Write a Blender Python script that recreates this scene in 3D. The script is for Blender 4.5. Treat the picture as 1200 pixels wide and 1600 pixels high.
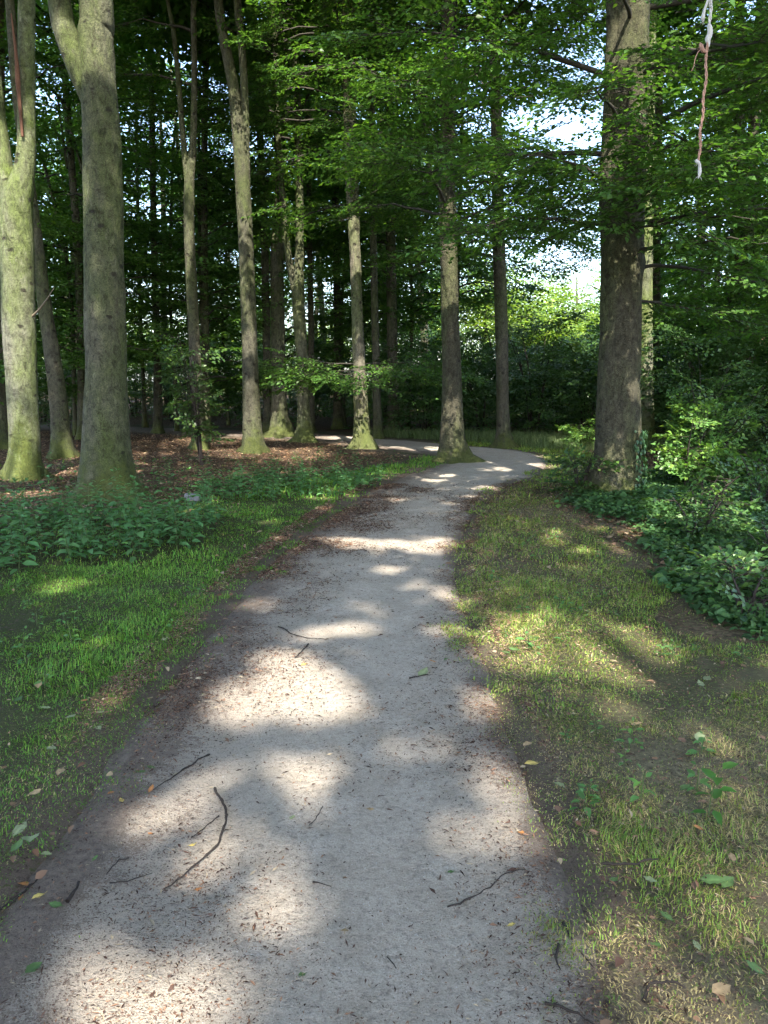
import bpy, math, random
import numpy as np
from mathutils import Vector, Matrix, noise as mnoise

for o in list(bpy.data.objects):
    bpy.data.objects.remove(o)
scene = bpy.context.scene
COL = scene.collection
R = math.radians

# ---------------------------------------------------------------- camera
cam_data = bpy.data.cameras.new("camera")
cam = bpy.data.objects.new("camera", cam_data)
COL.objects.link(cam)
cam.location = (0, 0, 1.6)
cam.rotation_euler = (R(90 - 9.7), 0, 0)
cam_data.sensor_fit = 'VERTICAL'
cam_data.sensor_height = 36
cam_data.lens = 27
cam_data.clip_start = 0.05
cam_data.clip_end = 2000
scene.camera = cam

# ---------------------------------------------------------------- sky, sun, exposure
SUN_EL, SUN_AZ = R(50), R(172)          # azimuth measured clockwise from +Y: behind the viewer, a little to the right
TO_SUN = np.array([math.sin(SUN_AZ) * math.cos(SUN_EL), math.cos(SUN_AZ) * math.cos(SUN_EL), math.sin(SUN_EL)])
world = bpy.data.worlds.new("World")
scene.world = world
world.use_nodes = True
wn = world.node_tree
sky = wn.nodes.new("ShaderNodeTexSky")
sky.sky_type = 'NISHITA'
sky.sun_disc = False
sky.sun_elevation = SUN_EL
sky.sun_rotation = SUN_AZ
sky.dust_density = 2.0
wn.links.new(sky.outputs[0], wn.nodes["Background"].inputs[0])
wn.nodes["Background"].inputs[1].default_value = 0.14
sun_data = bpy.data.lights.new("sun", 'SUN')
sun_data.energy = 3.1
sun_data.angle = R(0.53)
sun_data.color = (1.0, 0.93, 0.82)
sun = bpy.data.objects.new("sun", sun_data)
COL.objects.link(sun)
sun.rotation_euler = Vector(TO_SUN).to_track_quat('Z', 'Y').to_euler()
scene.view_settings.view_transform = 'Standard'
scene.view_settings.look = 'None'
scene.view_settings.exposure = 2.62
scene.view_settings.gamma = 1.0
scene.view_settings.use_curve_mapping = False
scene.render.engine = 'CYCLES'
cy = scene.cycles
cy.use_denoising = True
try:
    cy.denoiser = 'OPENIMAGEDENOISE'
    cy.denoising_prefilter = 'ACCURATE'
except Exception:
    pass
cy.use_adaptive_sampling = True
cy.adaptive_threshold = 0.03
cy.use_light_tree = False
cy.max_bounces = 4
cy.diffuse_bounces = 2
cy.glossy_bounces = 2
cy.transmission_bounces = 2
cy.sample_clamp_indirect = 6.0

# ---------------------------------------------------------------- measured layout, in metres
# stems: name: (distance, [[(x, z, radius), ...] per stem])
STEMS = {
  'T1': (12.30, [[(-5.81, 0.0, 0.258), (-5.76, 0.54, 0.231), (-5.72, 1.35, 0.233), (-5.69, 2.53, 0.244), (-5.64, 3.49, 0.246), (-5.61, 4.15, 0.244), (-5.4, 4.88, 0.14), (-5.28, 6.21, 0.118), (-5.21, 7.08, 0.117)], [(-5.61, 4.15, 0.195), (-5.73, 4.7, 0.145), (-5.77, 5.33, 0.125), (-5.79, 6.21, 0.114), (-5.79, 7.08, 0.103)]]),
  'T2': (16.04, [[(-6.74, 0.0, 0.241), (-6.73, 0.48, 0.193), (-6.75, 1.53, 0.171), (-6.85, 2.82, 0.137), (-6.93, 4.06, 0.122), (-7.01, 5.52, 0.107), (-7.12, 7.27, 0.093), (-7.12, 8.74, 0.085)]]),
  'T3': (10.40, [[(-3.77, 0.0, 0.386), (-3.76, 0.35, 0.349), (-3.75, 0.7, 0.312), (-3.71, 1.56, 0.269), (-3.68, 2.39, 0.253), (-3.64, 3.2, 0.245), (-3.6, 3.99, 0.246), (-3.58, 4.75, 0.235), (-3.59, 5.35, 0.224), (-3.58, 5.87, 0.211), (-3.55, 6.23, 0.205)], [(-3.61, 4.98, 0.161), (-3.8, 5.43, 0.16), (-3.95, 5.87, 0.143), (-4.01, 6.23, 0.138)]]),
  'T4': (18.00, [[(-4.32, 0.0, 0.18), (-4.31, 0.79, 0.149), (-4.34, 2.11, 0.132), (-4.36, 4.37, 0.122), (-4.33, 5.73, 0.114), (-4.19, 6.79, 0.077), (-4.1, 8.35, 0.062), (-4.06, 9.61, 0.061)], [(-4.33, 5.86, 0.085), (-4.41, 6.79, 0.063), (-4.46, 7.97, 0.056), (-4.52, 8.99, 0.048), (-4.62, 9.61, 0.041)]]),
  'T5': (17.35, [[(-2.94, 0.0, 0.232), (-2.97, 0.82, 0.194), (-2.97, 2.92, 0.169), (-3.01, 5.58, 0.164), (-3.08, 6.86, 0.135), (-3.18, 7.86, 0.114), (-3.34, 8.72, 0.099), (-3.41, 9.32, 0.092)], [(-2.97, 5.19, 0.096), (-2.93, 6.61, 0.088), (-2.93, 7.86, 0.08), (-2.97, 8.72, 0.08), (-3.02, 9.32, 0.079)]]),
  'T6': (22.15, [[(-3.0, 0.0, 0.313), (-2.99, 0.6, 0.229), (-2.98, 3.28, 0.198), (-2.96, 5.0, 0.177), (-2.85, 6.68, 0.122), (-2.88, 8.32, 0.104), (-2.95, 9.91, 0.085), (-3.01, 11.46, 0.076)]]),
  'T6b': (23.50, [[(-3.53, 0.0, 0.156), (-3.52, 1.5, 0.126), (-3.5, 5.21, 0.113), (-3.54, 7.86, 0.101), (-3.61, 10.41, 0.09), (-3.66, 12.06, 0.08)]]),
  'T7': (20.07, [[(-2.06, 0.0, 0.251), (-2.08, 0.7, 0.166), (-2.1, 2.16, 0.148), (-2.17, 3.6, 0.154), (-2.11, 4.99, 0.104), (-2.09, 6.2, 0.095), (-2.1, 7.69, 0.094), (-2.11, 9.13, 0.1), (-2.1, 10.53, 0.099)], [(-2.17, 3.44, 0.097), (-2.35, 4.38, 0.089), (-2.45, 5.14, 0.08), (-2.53, 6.35, 0.071), (-2.59, 7.98, 0.062), (-2.61, 9.69, 0.054)]]),
  'T8': (24.09, [[(-2.26, 0.0, 0.1), (-2.23, 3.43, 0.088), (-2.23, 5.3, 0.077), (-2.23, 8.9, 0.075), (-2.23, 12.32, 0.064)]]),
  'T9': (25.69, [[(-1.54, 0.0, 0.192), (-1.52, 1.49, 0.137), (-1.52, 5.55, 0.123), (-1.56, 9.39, 0.11), (-1.56, 13.03, 0.097)]]),
  'T10': (18.35, [[(-0.5, 0.0, 0.26), (-0.52, 0.32, 0.198), (-0.56, 1.23, 0.159), (-0.62, 2.99, 0.134), (-0.66, 4.42, 0.132), (-0.73, 5.53, 0.123), (-0.81, 7.16, 0.1), (-0.83, 8.48, 0.085), (-0.82, 9.77, 0.084)], [(-0.65, 4.14, 0.081), (-0.62, 5.53, 0.073), (-0.68, 6.63, 0.065), (-0.68, 8.48, 0.056), (-0.68, 9.77, 0.056)]]),
  'T11': (21.65, [[(-0.16, 0.0, 0.135), (-0.21, 1.51, 0.107), (-0.28, 4.93, 0.095), (-0.31, 7.05, 0.085), (-0.33, 11.24, 0.074)]]),
  'T12': (23.22, [[(0.27, 0.0, 0.193), (0.27, 1.5, 0.162), (0.23, 3.36, 0.151), (0.18, 6.93, 0.137), (0.12, 11.93, 0.115)]]),
  'T13': (15.27, [[(1.38, 0.0, 0.294), (1.36, 0.41, 0.242), (1.33, 1.54, 0.195), (1.28, 2.76, 0.173), (1.25, 3.59, 0.166), (1.21, 4.53, 0.164), (1.18, 5.44, 0.156), (1.18, 6.78, 0.13), (1.16, 8.4, 0.116)]]),
  'T14': (18.52, [[(2.9, 0.0, 0.201), (2.85, 0.77, 0.153), (2.75, 3.0, 0.15), (2.63, 5.15, 0.14), (2.54, 7.22, 0.13), (2.42, 9.84, 0.112)]]),
  'T15': (10.40, [[(3.17, 0.0, 0.342), (3.16, 0.35, 0.323), (3.16, 0.7, 0.299), (3.14, 1.56, 0.278), (3.12, 2.39, 0.261), (3.09, 3.2, 0.258), (3.09, 3.99, 0.246), (3.08, 4.75, 0.243), (3.07, 5.5, 0.232), (3.06, 6.23, 0.213)], [(2.95, 3.2, 0.125), (2.87, 3.99, 0.111), (2.86, 4.75, 0.101), (2.85, 5.5, 0.092), (2.83, 6.23, 0.087)]]),
  'T16': (18.89, [[(6.47, 0.0, 0.205), (6.35, 1.52, 0.171), (6.19, 4.5, 0.151), (6.09, 7.33, 0.125), (5.99, 10.01, 0.108)]]),
  'T17': (21.90, [[(7.76, 0.0, 0.164), (7.63, 1.86, 0.126), (7.46, 4.96, 0.114), (7.32, 8.24, 0.102), (7.16, 11.35, 0.091)]]),
  'T18': (20.07, [[(9.14, 0.0, 0.201), (9.03, 1.52, 0.173), (8.94, 3.12, 0.155), (8.76, 6.2, 0.135), (8.47, 10.53, 0.107)]]),
  'T19': (19.27, [[(9.15, 0.0, 0.209), (9.0, 1.52, 0.182), (8.77, 3.82, 0.163), (8.7, 6.02, 0.144), (8.65, 8.83, 0.126), (8.63, 10.18, 0.117)]]),
  'T20': (18.17, [[(-9.06, 0.0, 0.227), (-8.92, 1.52, 0.194), (-8.75, 3.69, 0.176), (-8.58, 6.44, 0.157), (-8.34, 9.69, 0.138)]]),
  'T21': (20.95, [[(-8.21, 0.0, 0.131), (-8.05, 3.19, 0.102), (-8.01, 5.62, 0.1), (-8.04, 7.95, 0.09), (-8.01, 10.05, 0.08)]]),
  'T22': (23.79, [[(-6.98, 0.0, 0.138), (-6.87, 2.65, 0.107), (-6.83, 5.26, 0.095), (-6.71, 8.81, 0.083), (-6.57, 12.19, 0.072)]]),
  'T23': (22.41, [[(-5.18, 0.0, 0.13), (-5.07, 3.3, 0.1), (-4.97, 6.74, 0.088), (-4.79, 10.0, 0.078), (-4.66, 11.57, 0.068)]]),
}
PATH_EDGES = [
  ( (-1.179, 1.693) , (0.581, 1.693) ),
  ( (-1.159, 2.181) , (0.585, 2.181) ),
  ( (-1.14, 2.743) , (0.582, 2.743) ),
  ( (-1.157, 3.639) , (0.562, 3.639) ),
  ( (-1.102, 4.604) , (0.569, 4.604) ),
  ( (-1.037, 6.203) , (0.596, 6.203) ),
  ( (-0.878, 7.472) , (0.732, 7.472) ),
  ( (-0.554, 9.36) , (1.092, 9.36) ),
  ( (-0.185, 11.011) , (1.557, 11.011) ),
  ( (0.23, 12.466) , (2.177, 12.466) ),
  ( (0.753, 13.829) , (2.838, 13.829) ),
]
NETTLE_A = [(-3.15, 5.537), (-2.996, 5.805), (-3.021, 6.538), (-2.603, 6.468), (-2.163, 6.657), (-1.823, 7.124), (-1.76, 8.131), (-1.917, 8.704), (-2.742, 8.999), (-3.738, 8.828), (-4.425, 8.704), (-4.903, 8.504)]
NETTLE_B = [(-2.305, 10.12), (-1.537, 10.12), (-0.36, 10.698), (0.0, 12.304), (-0.865, 12.89), (-1.908, 12.632), (-2.737, 12.068), (-2.862, 11.342)]
IVY = [(2.312, 9.601), (2.504, 8.828), (2.499, 7.627), (2.303, 6.099), (2.156, 5.139), (2.177, 4.728), (2.346, 4.487), (2.854, 4.487), (8.457, 13.829), (7.316, 14.571), (5.561, 13.829), (3.932, 11.694), (2.925, 10.518)]
GRASS_RIGHT_FAR = [(-0.154, 18.525), (3.98, 17.672), (5.802, 20.501), (5.149, 22.942), (0.0, 22.152)]
SUN_POOLS = [ (-0.497,3.758,0,0.27), (-0.559,4.117,0,0.16), (-0.356,7.596,0,0.14), (0.0,7.472,0,0.18), (0.44,7.382,0,0.2), (0.931,4.353,0,0.3), (1.302,4.604,0,0.34), (1.488,4.43,0,0.2), (1.894,7.412,0,0.3), (-0.743,2.743,0,0.04), (-0.529,2.529,0,0.04), (-0.781,1.84,0,0.05), (-0.538,1.774,0,0.05), (-0.487,4.665,0,0.07), (-0.125,4.792,0,0.05), (0.374,4.792,0,0.05), (-0.927,5.371,0,0.1), (1.114,4.487,0,0.34), (1.324,4.268,0,0.24), (-2.535,5.9,0,0.12), (2.201,13.829,0,0.2), (1.527,11.342,0,0.18), (1.081,12.89,0,0.14), (0.826,12.304,0,0.16), (0.909,18.174,0,0.4), (0.309,18.525,0,0.35), (-1.457,21.9,0,0.5), (-1.934,17.836,0,0.3), (-5.406,13.158,0,0.3), (-4.956,10.698,0,0.25), (-4.474,13.344,0,0.25), (4.773,18.174,0,0.6), (3.513,16.178,0,0.25), (0.254,5.9,0,0.05), (0.443,5.713,0,0.05), (0.514,3.639,0,0.07), (0.564,5.452,0,0.07), (2.883,14.351,0,0.3), (-2.374,9.36,0,0.1), (-0.877,10.401,0,0.12) ]
SUN_FLECKS = [(-5.47, 12.1, 4.88, 0.28), (-5.51, 12.1, 4.42, 0.28), (-5.54, 12.1, 3.96, 0.28), (-5.6, 12.1, 3.3, 0.28), (-5.66, 12.1, 2.53, 0.28), (-5.72, 12.1, 1.75, 0.28), (-5.78, 12.1, 0.95, 0.28), (-5.83, 12.1, 0.33, 0.28), (-5.75, 12.1, 4.79, 0.3), (-3.49, 10.2, 5.94, 0.25), (-3.53, 10.2, 5.65, 0.2), (-4.02, 10.2, 5.79, 0.15), (-2.05, 19.87, 10.26, 0.3), (-2.06, 19.87, 9.41, 0.3), (-2.11, 19.87, 6.65, 0.3), (-2.13, 19.87, 6.05, 0.3), (-2.14, 19.87, 5.45, 0.3), (-2.15, 19.87, 4.68, 0.3), (-2.91, 21.95, 7.83, 0.3), (-2.85, 21.95, 6.85, 0.3), (-2.82, 21.95, 5.51, 0.25), (-0.49, 18.15, 0.47, 0.3), (-0.5, 18.15, 0.17, 0.3), (-0.84, 18.15, 7.83, 0.3), (5.95, 18.69, 8.68, 0.45), (6.02, 18.69, 7.6, 0.45), (6.11, 18.69, 5.93, 0.45), (6.18, 18.69, 4.79, 0.45), (6.24, 18.69, 3.77, 0.45), (6.3, 18.69, 2.73, 0.45), (6.36, 18.69, 1.67, 0.45), (1.21, 15.07, 4.76, 0.15), (1.24, 15.07, 4.06, 0.15), (3.24, 10.2, 2.88, 0.12), (3.1, 10.2, 5.87, 0.2), (3.3, 10.2, 1.43, 0.1), (2.91, 10.2, 5.65, 0.15), (-4.51, 17.8, 1.53, 0.2), (-4.27, 17.8, 6.13, 0.25), (-3.02, 17.15, 2.5, 0.15), (8.98, 19.87, 2.16, 0.3)]
SUN_LEAVES = [(3.99, 10.5, 1.21, 0.35), (4.3, 10.5, 1.73, 0.3), (3.69, 10.3, 0.8, 0.25), (4.08, 10.2, 0.72, 0.25), (4.31, 10.2, 1.06, 0.25), (3.03, 9, 4.13, 0.3), (2.81, 9, 4.2, 0.3), (2.32, 9, 4.23, 0.25), (3.28, 9, 3.39, 0.3), (3.51, 8, 3.01, 0.3), (0.91, 12, 6.82, 0.4), (0.46, 12, 6.86, 0.4), (0.37, 12, 5.93, 0.3), (1.87, 11, 5.49, 0.3), (-0.3, 18.3, 1.3, 0.4), (-0.9, 18.3, 1.52, 0.3), (3.73, 8.5, 0.29, 0.2), (3.5, 7.5, 0.12, 0.2), (3.23, 8.3, 0.11, 0.2), (2.53, 6, -0.11, 0.2), (2.65, 7.8, 0.07, 0.15)]
TWIGS = [[(-0.755, 3.104), (-0.825, 2.965), (-0.906, 2.79)], [(-0.672, 2.814), (-0.61, 2.698), (-0.585, 2.611), (-0.579, 2.49), (-0.587, 2.422), (-0.623, 2.343), (-0.66, 2.276), (-0.698, 2.212)], [(-0.863, 2.371), (-0.9, 2.337), (-0.905, 2.276)], [(-0.695, 4.858), (-0.548, 4.665), (-0.359, 4.58)], [(-0.461, 4.487), (-0.515, 4.268)], [(0.197, 2.127), (0.292, 2.175), (0.408, 2.276), (0.462, 2.286)], [(0.529, 2.051), (0.55, 1.959), (0.58, 1.898), (0.625, 1.84)], [(0.501, 1.959), (0.484, 1.91), (0.486, 1.863)], [(0.419, 1.753), (0.478, 1.732), (0.534, 1.696)], [(0.581, 1.778), (0.646, 1.768), (0.745, 1.789), (0.786, 1.763)], [(0.707, 2.26), (0.801, 2.26), (0.896, 2.292)], [(-0.23, 2.675), (-0.267, 2.549)], [(0.009, 1.934), (0.039, 1.886)], [(-0.232, 2.243), (-0.17, 2.221)], [(-1.188, 2.136), (-1.156, 2.196), (-1.131, 2.276)], [(-0.974, 2.136), (-0.976, 2.228)], [(0.14, 3.975), (0.247, 4.021)], [(-0.616, 2.632), (-0.642, 2.569), (-0.681, 2.49)], [(-0.883, 2.228), (-0.829, 2.25), (-0.759, 2.292)]]
FALLEN = [(-1.285, 2.529, 'p', 9), (-1.235, 2.459, 'p', 10), (-1.149, 2.202, 'o', 5), (-1.147, 2.266, 'o', 5), (-1.069, 2.181, 'y', 5), (-0.992, 2.127, 'g', 5), (-1.263, 2.368, 'g', 6), (-0.977, 1.851, 'g', 6), (-0.981, 2.35, 'g', 3), (-1.155, 2.354, 'p', 4), (-0.982, 2.939, 'g', 5), (-0.954, 2.971, 'g', 4), (-1.178, 3.623, 't', 6), (-1.316, 3.286, 'p', 5), (-1.617, 3.511, 'p', 6), (-0.999, 2.707, 'y', 4), (-1.055, 2.771, 'o', 3), (-0.921, 2.78, 'o', 4), (-0.681, 2.452, 'y', 3), (-0.845, 2.521, 'o', 2.5), (-0.581, 2.218, 'o', 3), (-0.065, 2.68, 't', 3.5), (-0.114, 2.037, 't', 4), (-0.349, 2.598, 'p', 3.5), (0.368, 2.046, 'y', 3), (-0.215, 1.856, 'g', 2.5), (0.231, 2.309, 'g', 3), (-0.472, 4.146, 'y', 5), (0.194, 4.012, 'p', 9), (0.297, 4.196, 'o', 4), (0.37, 4.237, 'g', 4), (0.641, 2.976, 'y', 7), (0.706, 2.775, 'p', 6), (0.765, 2.809, 'g', 6), (1.15, 2.757, 'g', 6), (1.133, 2.501, 'o', 4), (0.478, 2.498, 'o', 3.5), (0.743, 2.218, 'g', 5), (0.83, 2.221, 'p', 5), (1.004, 2.212, 'g', 9), (1.062, 2.175, 'g', 9), (0.825, 2.062, 'g', 5), (0.886, 1.915, 'p', 4), (0.86, 1.768, 't', 7), (0.757, 1.942, 'g', 4), (0.583, 2.148, 'g', 3.5), (1.656, 3.775, 'p', 7), (1.743, 3.912, 'p', 7), (1.397, 3.162, 'p', 8), (1.324, 3.511, 't', 5), (1.14, 3.332, 't', 6), (0.649, 3.162, 't', 6), (1.156, 2.309, 't', 5), (0.991, 1.863, 'g', 6), (0.719, 4.216, 'g', 9), (0.795, 4.289, 'g', 9), (-1.309, 2.913, 't', 6), (-1.332, 2.757, 't', 6), (-1.456, 3.419, 'p', 6), (-1.332, 3.454, 'p', 5), (-1.365, 4.545, 'p', 7), (-1.29, 4.792, 'p', 8), (-1.788, 3.758, 't', 7), (-1.816, 3.639, 'g', 7), (-1.496, 3.6, 'o', 6), (-1.456, 3.104, 'p', 6)]
# ---------------------------------------------------------------- helpers
rng = np.random.default_rng(11)

def vnoise(x, y, seed=0):
    """smooth value noise in [-1, 1] on arrays"""
    x = np.asarray(x, float); y = np.asarray(y, float)
    xi = np.floor(x); yi = np.floor(y)
    fx = x - xi; fy = y - yi
    fx = fx * fx * (3 - 2 * fx); fy = fy * fy * (3 - 2 * fy)
    def h(a, b):
        v = np.sin(a * 127.1 + b * 311.7 + seed * 74.7) * 43758.5453
        return (v - np.floor(v)) * 2 - 1
    return ((h(xi, yi) * (1 - fx) + h(xi + 1, yi) * fx) * (1 - fy)
            + (h(xi, yi + 1) * (1 - fx) + h(xi + 1, yi + 1) * fx) * fy)

def fbm(x, y, sc, seed=0, oct=3):
    s = 0; a = 1; t = 0
    for i in range(oct):
        s = s + a * vnoise(np.asarray(x) * sc, np.asarray(y) * sc, seed + i * 7); t += a
        a *= 0.5; sc *= 2.1
    return s / t

def sstep(a, b, x):
    t = np.clip((np.asarray(x) - a) / (b - a), 0, 1)
    return t * t * (3 - 2 * t)

def mesh_from(name, V, F, mat, tint=None, smooth=False, attrs=None):
    """V (n,3), F (m,k) -> mesh"""
    me = bpy.data.meshes.new(name)
    V = np.ascontiguousarray(V, np.float32); F = np.ascontiguousarray(F, np.int32)
    n, m, k = len(V), len(F), F.shape[1]
    me.vertices.add(n); me.vertices.foreach_set('co', V.ravel())
    me.loops.add(m * k); me.loops.foreach_set('vertex_index', F.ravel())
    me.polygons.add(m); me.polygons.foreach_set('loop_start', np.arange(0, m * k, k, dtype=np.int32))
    if smooth:
        me.polygons.foreach_set('use_smooth', np.ones(m, bool))
    me.update(calc_edges=True)
    for nm, c in ([('tint', tint)] if tint is not None else []) + list((attrs or {}).items()):
        a = me.attributes.new(nm, 'FLOAT_COLOR', 'POINT')
        c4 = np.ones((n, 4), np.float32); c4[:, :3] = c
        a.data.foreach_set('color', c4.ravel())
    if mat:
        me.materials.append(mat)
    return me

def link(name, me, parent=None, loc=None):
    o = bpy.data.objects.new(name, me)
    COL.objects.link(o)
    if parent: o.parent = parent
    if loc is not None: o.location = loc
    return o

def tag(o, label, cat, group=None, kind=None):
    o['label'] = label; o['category'] = cat
    if group: o['group'] = group
    if kind: o['kind'] = kind
    return o

def empty(name, loc, rz=0.0, sc=1.0):
    o = bpy.data.objects.new(name, None)
    o.empty_display_size = 0.2
    COL.objects.link(o)
    o.location = loc; o.rotation_euler = (0, 0, rz); o.scale = (sc, sc, sc)
    return o

def copy_tree(src, loc, rz, sc, label=None):
    c = src.copy(); COL.objects.link(c)
    c.location = loc; c.rotation_euler = (0, 0, rz); c.scale = (sc, sc, sc)
    if label: c['label'] = label
    for ch in src.children:
        d = ch.copy(); COL.objects.link(d); d.parent = c
    return c

class Soup:
    def __init__(s): s.V = []; s.F = []; s.C = []; s.n = 0
    def add(s, V, F, C=None):
        s.V.append(V); s.F.append(np.asarray(F) + s.n); s.n += len(V)
        if C is not None: s.C.append(C)
    def mesh(s, name, mat, smooth=False):
        C = np.concatenate(s.C) if s.C else None
        return mesh_from(name, np.concatenate(s.V), np.concatenate(s.F), mat, C, smooth)

def unit(a):
    return a / np.maximum(np.linalg.norm(a, axis=-1, keepdims=True), 1e-9)

def catmull(P, step):
    """resample polyline of rows (x,y,z,r)"""
    P = np.asarray(P, float)
    if len(P) < 3:
        n = max(2, int(np.linalg.norm(P[1, :3] - P[0, :3]) / step) + 1)
        t = np.linspace(0, 1, n)[:, None]
        return P[0] * (1 - t) + P[1] * t
    Q = np.vstack([2 * P[0] - P[1], P, 2 * P[-1] - P[-2]])
    out = []
    for i in range(1, len(Q) - 2):
        n = max(1, int(round(np.linalg.norm(Q[i + 1, :3] - Q[i, :3]) / step)))
        for t in np.arange(n) / n:
            a, b, c, d = Q[i - 1], Q[i], Q[i + 1], Q[i + 2]
            out.append(0.5 * (2 * b + (c - a) * t + (2 * a - 5 * b + 4 * c - d) * t * t + (3 * b - a - 3 * c + d) * t ** 3))
    out.append(P[-1])
    out = np.array(out)
    out[:, 3] = np.maximum(out[:, 3], P[:, 3].min() * 0.8)
    return out

def tube(P, seg=8, rough=0.0, flare=0.0, seed=0, cap=True, burls=0):
    """P rows (x,y,z,r) -> V, F(quads). flare: root buttresses where z is near 0"""
    P = np.asarray(P, float)
    n = len(P)
    T = unit(np.gradient(P[:, :3], axis=0))
    ref = np.array([1.0, 0, 0]) if abs(T[0, 0]) < 0.8 else np.array([0, 1.0, 0])
    A = np.zeros((n, 3)); a = ref - T[0] * ref.dot(T[0])
    for i in range(n):
        a = a - T[i] * a.dot(T[i]); a = a / np.linalg.norm(a); A[i] = a
    B = np.cross(T, A)
    ang = np.arange(seg) / seg * 2 * math.pi
    rad = np.repeat(P[:, 3:4], seg, 1)
    if rough or flare:
        zz = np.repeat(P[:, 2:3], seg, 1); an = np.repeat(ang[None], n, 0)
        k = rough * (0.55 * np.sin(an * 2 + zz * 0.9 + seed) + 0.35 * np.sin(an * 3 - zz * 2.1 + seed * 2.3)
                     + 0.25 * np.sin(an * 5 + zz * 4.7 + seed * 3.1))
        k += rough * 0.9 * vnoise(np.cos(an) * 2 + seed, zz * 3 + np.sin(an) * 2, seed)
        if flare:
            lob = 0.45 + 0.5 * np.sin(an * 5 + seed) + 0.4 * np.sin(an * 3 + seed * 1.7)
            k += 1.5 * flare * np.exp(-np.maximum(zz, 0) / 0.13) * np.clip(lob, 0.05, 2) ** 1.6 + flare * 0.25 * np.exp(-zz / 0.5)
        if burls:
            rb = np.random.default_rng(int(seed) + 9)
            for q in range(burls):
                a0 = rb.uniform(0, 6.28); z0 = rb.uniform(0.4, 7); w = rb.uniform(0.05, 0.14); hgt = rb.uniform(0.04, 0.13) * rb.choice([1, 1, -0.6])
                da = (an - a0 + math.pi) % (2 * math.pi) - math.pi
                k += hgt * np.exp(-((da * P[0, 3] / w) ** 2 + ((zz - z0) / (w * 1.3)) ** 2))
        rad = rad * (1 + k)
    V = P[:, None, :3] + rad[..., None] * (np.cos(ang)[None, :, None] * A[:, None] + np.sin(ang)[None, :, None] * B[:, None])
    i = np.arange(n - 1)[:, None] * seg; j = np.arange(seg)[None]
    j2 = (j + 1) % seg
    F = np.stack([i + j, i + j2, i + seg + j2, i + seg + j], -1).reshape(-1, 4)
    V = V.reshape(-1, 3)
    if cap:
        c0 = len(V)
        V = np.vstack([V, P[-1:, :3] + T[-1:] * P[-1, 3] * 0.6])
        b = (n - 1) * seg
        F = np.vstack([F, [[b + q, b + (q + 1) % seg, c0, c0] for q in range(seg)]]) if False else F
        jj = np.arange(0, seg - 1, 2)
        F = np.vstack([F, np.stack([b + jj, b + (jj + 1) % seg, b + (jj + 2) % seg, np.full(len(jj), c0)], -1)])
    return V, F

# ---------------------------------------------------------------- materials
def nodes_of(name):
    m = bpy.data.materials.new(name); m.use_nodes = True
    nt = m.node_tree
    return m, nt, nt.nodes["Principled BSDF"], nt.nodes["Material Output"]

def N(nt, kind, ins=None, **props):
    n = nt.nodes.new(kind)
    for k, v in props.items(): setattr(n, k, v)
    for k, v in (ins or {}).items():
        s = n.inputs[k]
        if hasattr(v, 'is_output') or isinstance(v, bpy.types.NodeSocket): nt.links.new(v, s)
        else: s.default_value = v
    return n

def ramp(nt, fac, stops):
    r = nt.nodes.new("ShaderNodeValToRGB")
    e = r.color_ramp.elements
    while len(e) < len(stops): e.new(0.5)
    for el, (p, c) in zip(e, stops):
        el.position = p; el.color = c if len(c) == 4 else (*c, 1)
    nt.links.new(fac, r.inputs[0])
    return r.outputs[0]

def mixc(nt, fac, a, b, mode='MIX'):
    n = nt.nodes.new("ShaderNodeMix"); n.data_type = 'RGBA'; n.blend_type = mode
    for s, v in ((n.inputs[0], fac), (n.inputs[6], a), (n.inputs[7], b)):
        if isinstance(v, bpy.types.NodeSocket): nt.links.new(v, s)
        elif isinstance(v, (int, float)): s.default_value = v
        else: s.default_value = (*v, 1) if len(v) == 3 else v
    return n.outputs[2]

def noise(nt, vec, scale, detail=4, rough=0.55, dist=0.0):
    n = N(nt, "ShaderNodeTexNoise", {'Scale': scale, 'Detail': detail, 'Roughness': rough, 'Distortion': dist})
    if vec is not None: nt.links.new(vec, n.inputs['Vector'])
    return n.outputs[0]

def punch(nt, f, lo=0.36, hi=0.64):
    m = N(nt, "ShaderNodeMapRange", {'From Min': lo, 'From Max': hi}); nt.links.new(f, m.inputs[0])
    return m.outputs[0]

def math_(nt, op, a, b=0.0, clamp=False):
    n = nt.nodes.new("ShaderNodeMath"); n.operation = op; n.use_clamp = clamp
    for s, v in ((n.inputs[0], a), (n.inputs[1], b)):
        if isinstance(v, bpy.types.NodeSocket): nt.links.new(v, s)
        else: s.default_value = v
    return n.outputs[0]

def coords(nt, which='Object', scale=None):
    t = nt.nodes.new("ShaderNodeTexCoord").outputs[which]
    if scale:
        m = nt.nodes.new("ShaderNodeMapping"); nt.links.new(t, m.inputs[0]); m.inputs['Scale'].default_value = scale
        return m.outputs[0]
    return t

def attr(nt, name):
    a = nt.nodes.new("ShaderNodeAttribute"); a.attribute_name = name
    return a.outputs['Color']

def bump(nt, bsdf, h, strength, dist=0.02):
    b = N(nt, "ShaderNodeBump", {'Strength': strength, 'Distance': dist, 'Height': h})
    nt.links.new(b.outputs[0], bsdf.inputs['Normal'])

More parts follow.
